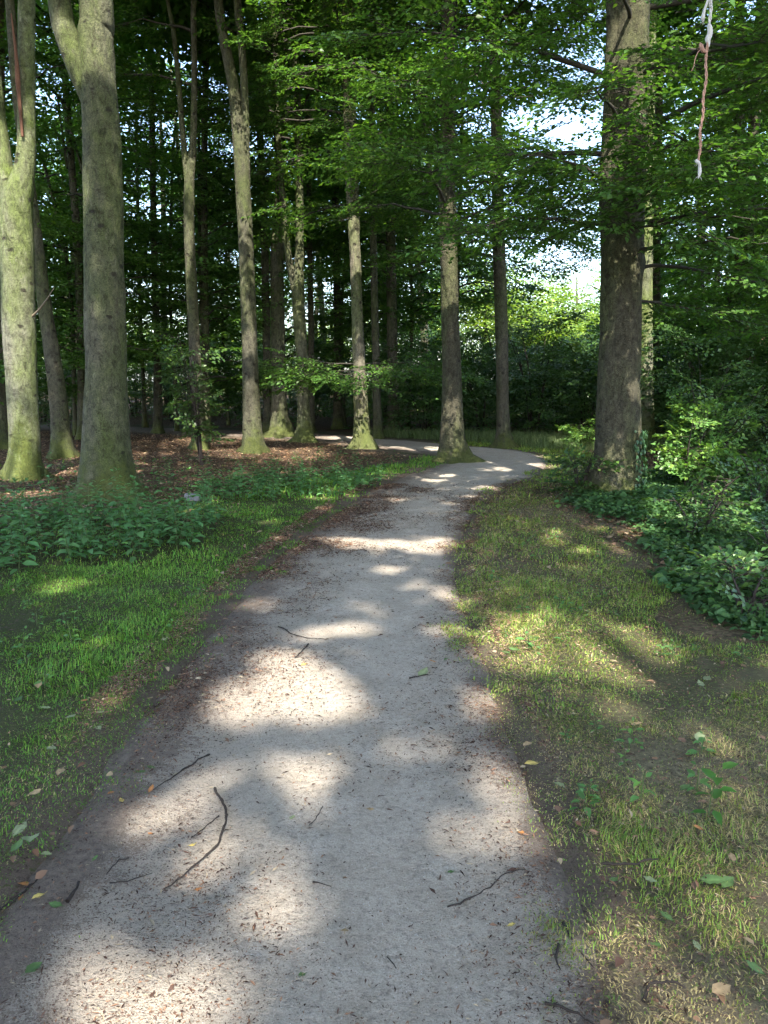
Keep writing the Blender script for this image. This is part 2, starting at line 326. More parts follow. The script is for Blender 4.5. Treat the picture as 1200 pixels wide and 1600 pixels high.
def leaf_mat(name, rough=0.45, transl=0.42, spec=0.35):
    m, nt, b, out = nodes_of(name)
    c = attr(nt, 'tint')
    nt.links.new(c, b.inputs['Base Color'])
    b.inputs['Roughness'].default_value = rough
    b.inputs['Specular IOR Level'].default_value = spec
    tr = nt.nodes.new("ShaderNodeBsdfTranslucent")
    nt.links.new(mixc(nt, 1.0, c, (1.5, 1.55, 0.6), 'MULTIPLY'), tr.inputs[0])
    mx = nt.nodes.new("ShaderNodeMixShader"); mx.inputs[0].default_value = transl
    nt.links.new(b.outputs[0], mx.inputs[1]); nt.links.new(tr.outputs[0], mx.inputs[2])
    nt.links.new(mx.outputs[0], out.inputs[0])
    return m

def bark_mat(name, base=(0.066, 0.063, 0.045), green=(0.050, 0.061, 0.023), greens=0.5, moss_h=0.8, moss=0.7):
    m, nt, b, out = nodes_of(name)
    co = coords(nt)
    st = coords(nt, scale=(1, 1, 0.28))
    big = punch(nt, noise(nt, st, 2.2, 6, 0.65), 0.25, 0.75)
    fine = punch(nt, noise(nt, co, 26, 6, 0.75), 0.3, 0.7)
    c = mixc(nt, ramp(nt, big, [(0.5 - greens * 0.3, (0, 0, 0)), (0.72, (1, 1, 1))]), base, green)
    # lichen flecks and grey blotches
    lich = ramp(nt, noise(nt, st, 9, 6, 0.75), [(0.56, (0, 0, 0)), (0.66, (1, 1, 1))])
    c = mixc(nt, math_(nt, 'MULTIPLY', lich, 0.5), c, tuple(min(0.3, v * 1.9) for v in base))
    c = mixc(nt, 1.0, c, ramp(nt, noise(nt, coords(nt, scale=(1, 1, 0.6)), 13, 8, 0.8, 0.6), [(0.36, (0.35, 0.34, 0.32)), (0.5, (1, 1, 1)), (0.64, (1.5, 1.5, 1.45))]), 'MULTIPLY')
    drk = ramp(nt, noise(nt, coords(nt, scale=(1, 1, 0.55)), 5.5, 7, 0.8), [(0.28, (1, 1, 1)), (0.43, (0, 0, 0))])
    c = mixc(nt, math_(nt, 'MULTIPLY', drk, 0.75), c, (0.05, 0.045, 0.035))
    # horizontal wrinkles of smooth beech bark
    wr = ramp(nt, noise(nt, coords(nt, scale=(1.3, 1.3, 9)), 2.6, 5, 0.65, 1.2), [(0.28, (1, 1, 1)), (0.38, (0, 0, 0))])
    c = mixc(nt, math_(nt, 'MULTIPLY', wr, 0.55), c, (0.06, 0.055, 0.04))
    spk = punch(nt, noise(nt, coords(nt, scale=(1, 1, 1.8)), 70, 4, 0.7), 0.34, 0.62)
    c = mixc(nt, 1.0, c, ramp(nt, spk, [(0.0, (0.4, 0.4, 0.38)), (0.45, (1, 1, 1)), (1.0, (1.45, 1.45, 1.4))]), 'MULTIPLY')
    # dark eye scars
    vo = N(nt, "ShaderNodeTexVoronoi", {'Vector': coords(nt, scale=(1, 1, 1.5)), 'Scale': 3.3})
    eye = ramp(nt, math_(nt, 'ADD', vo.outputs['Distance'], math_(nt, 'MULTIPLY', fine, 0.14)), [(0.16, (1, 1, 1)), (0.24, (0, 0, 0))])
    c = mixc(nt, math_(nt, 'MULTIPLY', eye, 0.85), c, (0.028, 0.024, 0.018))
    # moss creeping up from the root flare
    z = nt.nodes.new("ShaderNodeSeparateXYZ"); nt.links.new(co, z.inputs[0])
    mz = math_(nt, 'SUBTRACT', 1.0, math_(nt, 'DIVIDE', z.outputs[2], moss_h))
    ms = math_(nt, 'ADD', math_(nt, 'MULTIPLY', mz, 0.9), math_(nt, 'MULTIPLY', math_(nt, 'SUBTRACT', noise(nt, co, 6, 6, 0.7), 0.5), 2.2))
    ms = ramp(nt, ms, [(0.35, (0, 0, 0)), (0.7, (1, 1, 1))])
    c = mixc(nt, math_(nt, 'MULTIPLY', ms, moss), c, mixc(nt, fine, (0.03, 0.04, 0.01), (0.11, 0.13, 0.03)))
    nt.links.new(c, b.inputs['Base Color'])
    b.inputs['Roughness'].default_value = 0.85
    b.inputs['Specular IOR Level'].default_value = 0.2
    h = math_(nt, 'ADD', math_(nt, 'MULTIPLY', fine, 0.5), math_(nt, 'SUBTRACT', big, math_(nt, 'ADD', math_(nt, 'MULTIPLY', eye, 0.8), math_(nt, 'MULTIPLY', wr, 0.35))))
    bump(nt, b, h, 0.9, 0.03)
    return m

def plain(name, col, rough=0.8, var=0.35, scale=30, bumps=0.3):
    m, nt, b, out = nodes_of(name)
    co = coords(nt)
    f = noise(nt, co, scale, 5, 0.65)
    nt.links.new(mixc(nt, f, tuple(v * (1 - var) for v in col), tuple(min(1, v * (1 + var)) for v in col)), b.inputs['Base Color'])
    b.inputs['Roughness'].default_value = rough
    b.inputs['Specular IOR Level'].default_value = 0.25
    if bumps: bump(nt, b, f, bumps, 0.01)
    return m

M_LEAF = leaf_mat("beech_leaf")
M_SHRUB = leaf_mat("shrub_leaf", 0.4, 0.3, 0.45)
M_NETTLE = leaf_mat("nettle_leaf", 0.55, 0.3, 0.3)
M_IVY = leaf_mat("ivy_leaf", 0.45, 0.2, 0.4)
M_GRASS = leaf_mat("grass_blade", 0.55, 0.35, 0.25)
M_DEAD = leaf_mat("fallen_leaf", 0.6, 0.15, 0.3)
M_BIT = leaf_mat("bark_crumb", 0.9, 0.0, 0.1)
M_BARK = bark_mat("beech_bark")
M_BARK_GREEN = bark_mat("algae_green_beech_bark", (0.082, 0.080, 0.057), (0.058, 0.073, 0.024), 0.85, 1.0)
M_BARK_LIT = bark_mat("mossy_sunlit_bark", (0.125, 0.125, 0.095), (0.088, 0.116, 0.032), 0.9, 1.6, 0.85)  # mossy bark, with sunlight put into its paler colour for the lit trunks
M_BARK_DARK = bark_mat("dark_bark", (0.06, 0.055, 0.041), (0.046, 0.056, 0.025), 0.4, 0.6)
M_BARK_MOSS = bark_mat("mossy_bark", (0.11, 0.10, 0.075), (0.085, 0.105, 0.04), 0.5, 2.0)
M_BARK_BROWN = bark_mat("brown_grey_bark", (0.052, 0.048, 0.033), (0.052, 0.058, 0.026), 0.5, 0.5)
M_TWIG = plain("twig_bark", (0.032, 0.025, 0.021), 0.85, 0.5, 40)
M_BRANCH = plain("branch_bark", (0.04, 0.037, 0.028), 0.85, 0.4, 20)

def ground_mat():
    m, nt, b, out = nodes_of("forest_soil")
    co = coords(nt)
    sep = nt.nodes.new("ShaderNodeSeparateColor"); nt.links.new(attr(nt, 'mask'), sep.inputs[0])
    f1 = noise(nt, co, 3.5, 6, 0.65); f2 = punch(nt, noise(nt, co, 38, 6, 0.75)); f3 = punch(nt, noise(nt, co, 150, 3, 0.7))
    soil = mixc(nt, f2, (0.05, 0.037, 0.029), (0.20, 0.155, 0.12))
    soil = mixc(nt, ramp(nt, f3, [(0.42, (0, 0, 0)), (0.6, (1, 1, 1))]), soil, (0.14, 0.105, 0.08))
    vo = N(nt, "ShaderNodeTexVoronoi", {'Vector': co, 'Scale': 30.0, 'Randomness': 1.0})
    leafc = mixc(nt, vo.outputs['Color'], (0.055, 0.032, 0.02), (0.24, 0.155, 0.10))
    leafc = mixc(nt, ramp(nt, vo.outputs['Distance'], [(0.35, (0, 0, 0)), (0.7, (1, 1, 1))]), leafc, (0.035, 0.022, 0.015))
    turf = mixc(nt, f2, (0.022, 0.033, 0.010), (0.075, 0.085, 0.03))
    c = mixc(nt, sep.outputs[1], soil, leafc)
    gm = ramp(nt, math_(nt, 'ADD', sep.outputs[0], math_(nt, 'MULTIPLY', math_(nt, 'SUBTRACT', f2, 0.5), 1.6)), [(0.25, (0, 0, 0)), (0.75, (1, 1, 1))])
    c = mixc(nt, gm, c, turf)
    c = mixc(nt, sep.outputs[2], c, mixc(nt, f2, (0.09, 0.072, 0.048), (0.34, 0.285, 0.18)))
    nt.links.new(c, b.inputs['Base Color'])
    b.inputs['Roughness'].default_value = 0.95
    b.inputs['Specular IOR Level'].default_value = 0.15
    bump(nt, b, math_(nt, 'ADD', f2, math_(nt, 'MULTIPLY', f3, 0.5)), 0.7, 0.02)
    return m

def path_mat():
    m, nt, b, out = nodes_of("sandy_path")
    co = coords(nt)
    sep = nt.nodes.new("ShaderNodeSeparateColor"); nt.links.new(attr(nt, 'mask'), sep.inputs[0])
    f0 = noise(nt, co, 1.1, 4, 0.6); f1 = noise(nt, co, 5, 6, 0.7); f2 = noise(nt, co, 38, 6, 0.75); f3 = noise(nt, co, 170, 3, 0.75); f4 = punch(nt, f2)
    sand = mixc(nt, punch(nt, f1, 0.3, 0.7), (0.34, 0.295, 0.235), (0.49, 0.435, 0.365))
    sand = mixc(nt, ramp(nt, f2, [(0.35, (1, 1, 1)), (0.5, (0, 0, 0))]), sand, (0.27, 0.235, 0.195))
    grain = ramp(nt, f3, [(0.3, (0.72, 0.70, 0.68)), (0.5, (1, 1, 1)), (0.72, (1.25, 1.25, 1.25))])
    sand = mixc(nt, 1.0, sand, grain, 'MULTIPLY')
    # pale grit
    vo = N(nt, "ShaderNodeTexVoronoi", {'Vector': co, 'Scale': 85.0})
    grit = ramp(nt, vo.outputs['Distance'], [(0.13, (1, 1, 1)), (0.2, (0, 0, 0))])
    pick = ramp(nt, noise(nt, co, 60, 2, 0.5), [(0.58, (0, 0, 0)), (0.62, (1, 1, 1))])
    sand = mixc(nt, math_(nt, 'MULTIPLY', grit, pick), sand, (0.62, 0.59, 0.55))
    # dark crumbs of bark trodden in
    vo2 = N(nt, "ShaderNodeTexVoronoi", {'Vector': coords(nt, scale=(1.0, 1.6, 1)), 'Scale': 55.0})
    crumb = ramp(nt, math_(nt, 'ADD', vo2.outputs['Distance'], math_(nt, 'MULTIPLY', f3, 0.25)), [(0.27, (1, 1, 1)), (0.37, (0, 0, 0))])
    dens = math_(nt, 'ADD', sep.outputs[0], math_(nt, 'MULTIPLY', math_(nt, 'SUBTRACT', f1, 0.5), 1.9))
    dens = math_(nt, 'ADD', dens, math_(nt, 'MULTIPLY', math_(nt, 'SUBTRACT', f0, 0.5), 0.6))
    cr = math_(nt, 'MULTIPLY', crumb, ramp(nt, dens, [(0.05, (0.13, 0.13, 0.13)), (0.65, (0.95, 0.95, 0.95))]))
    c = mixc(nt, cr, sand, (0.06, 0.042, 0.034))
    soil = mixc(nt, f4, (0.045, 0.034, 0.028), (0.21, 0.17, 0.14))
    soil = mixc(nt, ramp(nt, f3, [(0.42, (0, 0, 0)), (0.6, (1, 1, 1))]), soil, (0.13, 0.10, 0.08))
    c = mixc(nt, ramp(nt, math_(nt, 'ADD', math_(nt, 'MULTIPLY', dens, 0.72), math_(nt, 'ADD', math_(nt, 'MULTIPLY', math_(nt, 'SUBTRACT', f2, 0.5), 1.7), math_(nt, 'MULTIPLY', math_(nt, 'SUBTRACT', f3, 0.5), 1.5))), [(0.42, (0, 0, 0)), (0.75, (0.88, 0.88, 0.88))]), c, soil)
    nt.links.new(c, b.inputs['Base Color'])
    b.inputs['Roughness'].default_value = 0.95
    b.inputs['Specular IOR Level'].default_value = 0.12
    h = math_(nt, 'ADD', math_(nt, 'MULTIPLY', f1, 2.0), math_(nt, 'ADD', f2, math_(nt, 'MULTIPLY', f3, 0.4)))
    bump(nt, b, h, 0.9, 0.025)
    return m

# ---------------------------------------------------------------- ground and path
PL = np.array([(-1.3, -9.0), (-1.15, -3.0), (-1.08, 0.5)] + [e[0] for e in PATH_EDGES] + [(1.5, 15.8), (0.95, 17.1), (0.2, 18.2), (-0.75, 19.9), (-2.1, 21.0), (-3.7, 22.1), (-8, 24.6), (-16, 28)])
PR = np.array([(0.5, -9.0), (0.52, -3.0), (0.55, 0.5)] + [e[1] for e in PATH_EDGES] + [(3.3, 16.6), (2.7, 18.3), (1.5, 19.7), (0.1, 21.3), (-1.5, 22.8), (-3.3, 23.8), (-7.4, 26.2), (-15.4, 29.6)])
PC = catmull(np.hstack([(PL + PR) / 2, np.linalg.norm(PR - PL, axis=1)[:, None] / 2, np.zeros((len(PL), 1))]), 0.1)
PC = PC[:, :3]                                     # x, y, half width
PTAN = unit(np.gradient(PC[:, :2], axis=0)); PNRM = np.stack([PTAN[:, 1], -PTAN[:, 0]], 1)

def lateral(x, y):
    """signed offset from the path's middle in half widths (right positive), and distance in metres outside its edge"""
    x = np.atleast_1d(x).astype(float).ravel(); y = np.atleast_1d(y).astype(float).ravel()
    U = np.empty(len(x)); E = np.empty(len(x))
    sub = PC[::3]; sn = PNRM[::3]
    for i in range(0, len(x), 20000):
        dx = x[i:i + 20000, None] - sub[None, :, 0]; dy = y[i:i + 20000, None] - sub[None, :, 1]
        d2 = dx * dx + dy * dy
        k = d2.argmin(1); ar = np.arange(len(k))
        d = np.sqrt(d2[ar, k]); sg = np.sign(dx[ar, k] * sn[k, 0] + dy[ar, k] * sn[k, 1])
        U[i:i + 20000] = sg * d / sub[k, 2]; E[i:i + 20000] = d - sub[k, 2]
    return U, E

def height(x, y):
    d = np.hypot(x, np.asarray(y) - 8)
    return 0.03 * fbm(x, y, 0.35, 3, 2) + 0.012 * fbm(x, y, 1.7, 5, 2) + 0.8 * sstep(60, 300, d) * fbm(x, y, 0.01, 9, 2)

def hz(x, y):
    return float(height(np.array([x]), np.array([y]))[0])

def in_poly(x, y, poly):
    c = np.zeros(len(x), bool); P = poly
    for (x1, y1), (x2, y2) in zip(P, P[1:] + P[:1]):
        if y1 == y2: continue
        c ^= ((y1 > y) != (y2 > y)) & (x < (x2 - x1) * (y - y1) / (y2 - y1) + x1)
    return c

def ground_masks(x, y):
    """grass, leaf litter, dry straw in 0..1"""
    U, E = lateral(x, y)
    nz = fbm(x, y, 0.9, 21, 3); n2 = fbm(x, y, 2.6, 31, 2)
    left = U < 0
    # how far the green verge reaches from the path
    reach = np.where(left, np.interp(y, [0, 6, 9, 12, 15, 18], [6, 5, 2.6, 1.5, 0.8, 0.4]), np.interp(y, [0, 5, 9, 12, 16, 20], [4, 3, 2.0, 1.6, 1.6, 1.0]))
    g = sstep(-0.10, 0.16, E + 0.22 * n2 + 0.12 * nz + 0.25 * fbm(x, y, 7, 77, 2)) * (1 - sstep(reach * 0.8, reach * 1.25, E + 0.6 * nz))
    g = np.where(left, g * (0.85 + 0.3 * nz), g * np.clip(0.86 + 0.5 * nz + 0.25 * n2, 0.35, 1))
    clear = (x > 4) & (y > 32) | (y > 80)
    g = np.where(clear, 1.0, np.clip(g, 0, 1))
    lit = np.clip(sstep(0.5, 1.4, E + 0.4 * nz) * (1 - g) * (0.9 + 0.3 * n2), 0, 1)
    lit = np.where((y > 8) | ~left, lit, lit * 0.5)
    rim = in_poly(x + 0.18 + 0.35 * n2, y, IVY) & (y < 11)
    lit = np.where(rim, np.clip(0.75 + 0.4 * n2, 0, 1), lit); g = np.where(rim, g * 0.3, g)
    dry = np.where(left, 0.12, 0.72 * np.interp(y, [2.6, 4.2, 7, 10], [1.2, 0.6, 0.65, 0.8])) * np.clip(0.65 + 0.9 * fbm(x, y, 1.3, 41, 2), 0, 1) * sstep(-0.2, 0.1, E + 0.12 * n2) * (y < 14) * np.where(left, y < 4, True)
    return np.clip(g, 0, 1), np.where(clear, 0, lit), np.clip(dry, 0, 1), U, E

def axis(lo, a, b, hi, step):
    core = np.arange(a, b + 1e-6, step)
    out = [core[-1]]; s = step
    while out[-1] < hi: s *= 1.22; out.append(out[-1] + s)
    inn = [core[0]]; s = step
    while inn[-1] > lo: s *= 1.22; inn.append(inn[-1] - s)
    return np.concatenate([np.array(inn[:0:-1]), core, np.array(out[1:])])

def build_ground():
    xs = axis(-500, -6, 7.5, 500, 0.1); ys = axis(-300, 0.4, 24, 700, 0.1)
    X, Y = np.meshgrid(xs, ys); x = X.ravel(); y = Y.ravel()
    g, l, d, U, E = ground_masks(x, y)
    z = height(x, y) - 0.05 * (1 - sstep(-0.12, 0.05, E)) + 0.02 * sstep(0.0, 0.6, E)
    n, m = len(ys), len(xs)
    i = np.arange(n - 1)[:, None] * m; j = np.arange(m - 1)[None]
    F = np.stack([i + j, i + j + 1, i + m + j + 1, i + m + j], -1).reshape(-1, 4)
    me = mesh_from("ground", np.stack([x, y, z], 1), F, ground_mat(), None, True, {'mask': np.stack([g * sstep(0.0, 0.55, E + 0.25 * fbm(x, y, 3.1, 15, 3)), l, d * sstep(-0.1, 0.4, E + 0.25 * fbm(x, y, 3.1, 25, 3))], 1)})
    o = link("ground", me); tag(o, "woodland floor of soil, turf and brown leaf litter under the trees", "ground", kind='structure')

def build_path():
    k = 65
    u = np.linspace(-1.12, 1.12, k)
    P = PC
    s = np.arange(len(P)) * 0.1
    wob = np.where(u[None] < 0, fbm(s[:, None] * np.ones(k), 0 * s[:, None] + 3, 1.6, 51, 3), fbm(s[:, None] * np.ones(k), 0 * s[:, None] + 9, 1.6, 57, 3))
    uu = u[None] * (1 + 0.09 * wob * np.abs(u[None]))
    X = P[:, None, 0] + PNRM[:, None, 0] * uu * P[:, None, 2]
    Y = P[:, None, 1] + PNRM[:, None, 1] * uu * P[:, None, 2]
    ed = np.abs(u[None]) * np.ones((len(P), 1))
    Z = height(X.ravel(), Y.ravel()).reshape(X.shape) + 0.014 - 0.055 * sstep(0.9, 1.12, ed) - 0.012 * np.exp(-((np.abs(u[None]) - 0.45) / 0.25) ** 2)
    Z = Z + 0.006 * fbm(X, Y, 6, 61, 2) + 0.004 * fbm(X, Y, 17, 63, 2)
    mask = np.clip(0.7 * sstep(0.55, 0.98, np.abs(uu)) + 0.6 * sstep(0.05, -0.6, uu) + 0.03, 0, 1.1) + 0.75 * sstep(0.86, 1.04, np.abs(uu) + 0.22 * fbm(X, Y, 3.2, 88, 3)) + 1.5 * sstep(-0.6, -2.6, X) * (Y > 18)
    n = len(P)
    i = np.arange(n - 1)[:, None] * k; j = np.arange(k - 1)[None]
    F = np.stack([i + j, i + j + 1, i + k + j + 1, i + k + j], -1).reshape(-1, 4)
    mk = mask.ravel()
    me = mesh_from("path", np.stack([X.ravel(), Y.ravel(), Z.ravel()], 1), F, path_mat(), None, True, {'mask': np.stack([mk, mk, mk], 1)})
    o = link("path", me); tag(o, "pale sandy footpath winding into the wood", "path", kind='structure')

build_ground()
build_path()

# ---------------------------------------------------------------- leaves
gr_ = np.random.default_rng(404)
SMALL = [(x, y, 0.0, r) for x, y, r in zip(gr_.uniform(-2.5, 3.2, 46), gr_.uniform(1.6, 14, 46), gr_.uniform(0.02, 0.08, 46))]
SMALL += [(x, y, 0.0, r) for x, y, r in zip(gr_.uniform(-0.95, -0.2, 30), gr_.uniform(1.6, 3.1, 30), gr_.uniform(-0.01, 0.045, 30))]
SMALL += [(x, y, 0.0, r) for x, y, r in zip(gr_.uniform(0.1, 0.6, 9), gr_.uniform(2.3, 3.2, 9), gr_.uniform(-0.01, 0.03, 9))]
GAPS = np.array([g for g in SUN_POOLS + SUN_FLECKS + SUN_LEAVES + SMALL])
GAP_N = rng.random((len(GAPS), 2)) * 6.3

def keep_mask(B, pad=0.03):
    """drops leaves along sun rays, shaping canopy gaps to light chosen spots"""
    keep = np.ones(len(B), bool)
    for (gx, gy, gz, r), (p1, p2) in zip(GAPS, GAP_N):
        v = B - np.array([gx, gy, gz])
        t = v @ TO_SUN
        q = v - t[:, None] * TO_SUN
        a = np.arctan2(q[:, 1], q[:, 0])
        rr = r * (1.12 + 0.22 * np.sin(2 * a + p1) + 0.15 * np.sin(3 * a + p2))
        keep &= ~((t > 1.6) & ((q * q).sum(1) < (rr + pad) ** 2))
    return keep

GREEN = np.array([0.062, 0.138, 0.028])

def leaf_cols(n, base=GREEN, var=0.3, yellow=0.12):
    f = 1 + var * (rng.random(n) * 2 - 1)
    c = base[None] * f[:, None]
    y = rng.random(n) < yellow
    c[y] = c[y] * np.array([1.7, 1.45, 1.1])
    c[:, 0] *= 1 + 0.2 * (rng.random(n) - 0.5)
    return c

def leaf_geo(B, D, Nn, L, W, C, six=False):
    """blade meshes: base, direction, normal, length, width, colour"""
    S = unit(np.cross(Nn, D)); L = np.asarray(L)[:, None]; W = np.asarray(W)[:, None]
    n = len(B)
    if not six:
        V = np.stack([B, B + D * L * 0.45 + S * W * 0.5 + Nn * W * 0.12, B + D * L - Nn * L * 0.10, B + D * L * 0.45 - S * W * 0.5 + Nn * W * 0.12], 1).reshape(-1, 3)
        F = np.array([[0, 1, 2], [0, 2, 3]])
        k = 4
    else:
        V = np.stack([B, B + D * L * 0.28 + S * W * 0.46 + Nn * W * 0.12, B + D * L * 0.66 + S * W * 0.36 + Nn * W * 0.05, B + D * L - Nn * L * 0.16,
                      B + D * L * 0.66 - S * W * 0.36 + Nn * W * 0.05, B + D * L * 0.28 - S * W * 0.46 + Nn * W * 0.12, B + D * L * 0.5 - Nn * L * 0.02], 1).reshape(-1, 3)
        F = np.array([[0, 1, 6], [1, 2, 6], [2, 3, 6], [3, 4, 6], [4, 5, 6], [5, 0, 6]])
        k = 7
    F = (F[None] + np.arange(n)[:, None, None] * k).reshape(-1, 3)
    return V, F, np.repeat(C, k, 0)

def spray_template(nt=7, per=7, length=1.0, leaf=0.075, seed=0):
    """a flat beech spray along +X: leaf bases, directions, normals, lengths; and twig lines"""
    r = np.random.default_rng(seed)
    P = []; D = []; L = []; tw = [((0, 0, 0), (length, 0, -0.12 * length))]
    for i in range(nt):
        x0 = length * (0.12 + 0.85 * i / nt); sd = 1 if i % 2 else -1
        a = sd * R(r.uniform(35, 60)); ln = length * (0.62 - 0.4 * i / nt) * r.uniform(0.8, 1.15)
        dx, dy = math.cos(a), math.sin(a)
        tw.append(((x0, 0, -0.12 * x0 * x0), (x0 + dx * ln, dy * ln, -0.12 * x0 * x0 - 0.18 * ln * ln)))
        for j in range(per):
            t = (j + 0.6) / per * ln; s2 = 1 if j % 2 else -1
            b = a + s2 * R(r.uniform(25, 60))
            if j == per - 1: b = a
            P.append((x0 + dx * t, dy * t, -0.12 * x0 * x0 - 0.18 * t * t + r.normal(0, 0.012))); D.append((math.cos(b), math.sin(b), r.normal(-0.12, 0.2))); L.append(leaf * r.uniform(0.7, 1.2))
    for j in range(per):
        t = length * (0.45 + 0.55 * j / per); b = (1 if j % 2 else -1) * R(r.uniform(20, 55))
        P.append((t, 0, -0.12 * t * t)); D.append((math.cos(b), math.sin(b), r.normal(-0.12, 0.2))); L.append(leaf * r.uniform(0.7, 1.2))
    P = np.array(P); D = unit(np.array(D)); Nn = np.zeros_like(D); Nn[:, 2] = 1
    Nn += r.normal(0, 0.28, Nn.shape); Nn = unit(Nn - D * (Nn * D).sum(1)[:, None])
    return P, D, Nn, np.array(L), tw

FINE = [spray_template(7, 7, 1.0, 0.088, s) for s in range(5)]
MID = [spray_template(6, 5, 1.0, 0.12, s + 20) for s in range(5)]
COARSE = [spray_template(5, 4, 1.1, 0.19, s + 40) for s in range(5)]
BROAD = [spray_template(5, 4, 1.2, 0.26, s + 80) for s in range(5)]

def frames(az, pitch, roll):
    ca, sa, cp, sp, cr, sr = np.cos(az), np.sin(az), np.cos(pitch), np.sin(pitch), np.cos(roll), np.sin(roll)
    X = np.stack([ca * cp, sa * cp, sp], -1)
    Y0 = np.stack([-sa, ca, 0 * sa], -1); Z0 = np.cross(X, Y0)
    Y = Y0 * cr[:, None] + Z0 * sr[:, None]; Z = np.cross(X, Y)
    return np.stack([X, Y, Z], -1)

def place_sprays(O, az, pitch, roll, sc, tmpl, base=GREEN, var=0.3, yellow=0.12, carve=True, wfac=0.64, twigs=None, shade=0.0):
    """returns V, F, C of all leaves"""
    O = np.asarray(O, float); Rm = frames(np.asarray(az), np.asarray(pitch), np.asarray(roll)); sc = np.asarray(sc)
    pick = rng.integers(0, len(tmpl), len(O))
    Bs, Ds, Ns, Ls = [], [], [], []
    for k, (P, D, Nn, L, tw) in enumerate(tmpl):
        q = np.where(pick == k)[0]
        if not len(q): continue
        Bs.append((O[q][:, None] + sc[q][:, None, None] * np.einsum('mij,nj->mni', Rm[q], P)).reshape(-1, 3))
        Ds.append(np.einsum('mij,nj->mni', Rm[q], D).reshape(-1, 3)); Ns.append(np.einsum('mij,nj->mni', Rm[q], Nn).reshape(-1, 3))
        Ls.append((sc[q][:, None] ** 0.5 * L[None]).ravel())
        if twigs is not None:
            for a, b in tw:
                A = O[q] + sc[q][:, None] * np.einsum('mij,j->mi', Rm[q], np.array(a)); Bv = O[q] + sc[q][:, None] * np.einsum('mij,j->mi', Rm[q], np.array(b))
                twigs.append((A, Bv))
    B = np.concatenate(Bs); D = np.concatenate(Ds); Nn = np.concatenate(Ns); L = np.concatenate(Ls)
    if carve:
        k = keep_mask(B + D * L[:, None] * 0.5, 0.30 * L - 0.02); B, D, Nn, L = B[k], D[k], Nn[k], L[k]
    C = leaf_cols(len(B), base, var, yellow)
    return leaf_geo(B, D, Nn, L, L * wfac, C)

def twig_mesh(twigs, r=0.004):
    """thin three-sided slivers for many straight twigs at once"""
    A = np.concatenate([t[0] for t in twigs]); B = np.concatenate([t[1] for t in twigs])
    kk = keep_mask((A + B) / 2); A = A[kk]; B = B[kk]
    T = unit(B - A); up = np.where(np.abs(T[:, 2:3]) > 0.9, np.array([[1.0, 0, 0]]), np.array([[0, 0, 1.0]]))
    S = unit(np.cross(T, up)); Q = np.cross(S, T)
    V = np.stack([A + S * r, A - S * r, A + Q * r * 1.5, B], 1).reshape(-1, 3)
    F = (np.array([[0, 1, 3], [1, 2, 3], [2, 0, 3]])[None] + np.arange(len(A))[:, None, None] * 4).reshape(-1, 3)
    return V, F

def branch_curve(p0, az, length, rise, droop, r0, rg):
    """rows (x,y,z,r) of an arching branch"""
    n = 7; t = np.linspace(0, 1, n)
    az_ = az + rg.normal(0, 0.25) * t
    hx = np.cumsum(np.cos(az_)) * length / n; hy = np.cumsum(np.sin(az_)) * length / n
    z = rise * length * t - droop * length * t * t + rg.normal(0, 0.03 * length, n) * t
    P = np.stack([p0[0] + hx - hx[0], p0[1] + hy - hy[0], p0[2] + z, np.maximum(r0 * (1 - 0.85 * t), 0.006)], 1)
    return P

def sprays_along(P, rg, step, t0=0.2, size=(0.7, 1.15), fill=0.6):
    seg = np.linalg.norm(np.diff(P[:, :3], axis=0), axis=1); cum = np.concatenate([[0], np.cumsum(seg)])
    tot = cum[-1]; s = np.arange(tot * t0, tot, step); O = []; A = []; Pi = []; Ro = []; Sc = []
    head = math.atan2(P[-1, 1] - P[0, 1], P[-1, 0] - P[0, 0])
    def put(p, a, sc):
        O.append(p); A.append(a); Pi.append(rg.normal(-0.06, 0.17)); Ro.append(rg.normal(0, 0.22)); Sc.append(sc)
    for i, q in enumerate(s):
        p = np.array([np.interp(q, cum, P[:, k]) for k in range(3)])
        for sd in (-1, 1):
            a = head + sd * rg.uniform(0.4, 1.2); sc = rg.uniform(*size) * (0.75 + 0.4 * math.sin(math.pi * min(q / tot, 0.9)))
            put(p, a, sc)
            if rg.random() < fill:
                put(p + sc * 0.75 * np.array([math.cos(a), math.sin(a), rg.normal(-0.1, 0.2)]), a + rg.normal(0, 0.4), sc * rg.uniform(0.7, 1.0))
    put(P[-1, :3], head, rg.uniform(*size)); put(P[-1, :3], head + 0.5, rg.uniform(*size)); put(P[-1, :3], head - 0.5, rg.uniform(*size))
    return O, A, Pi, Ro, Sc

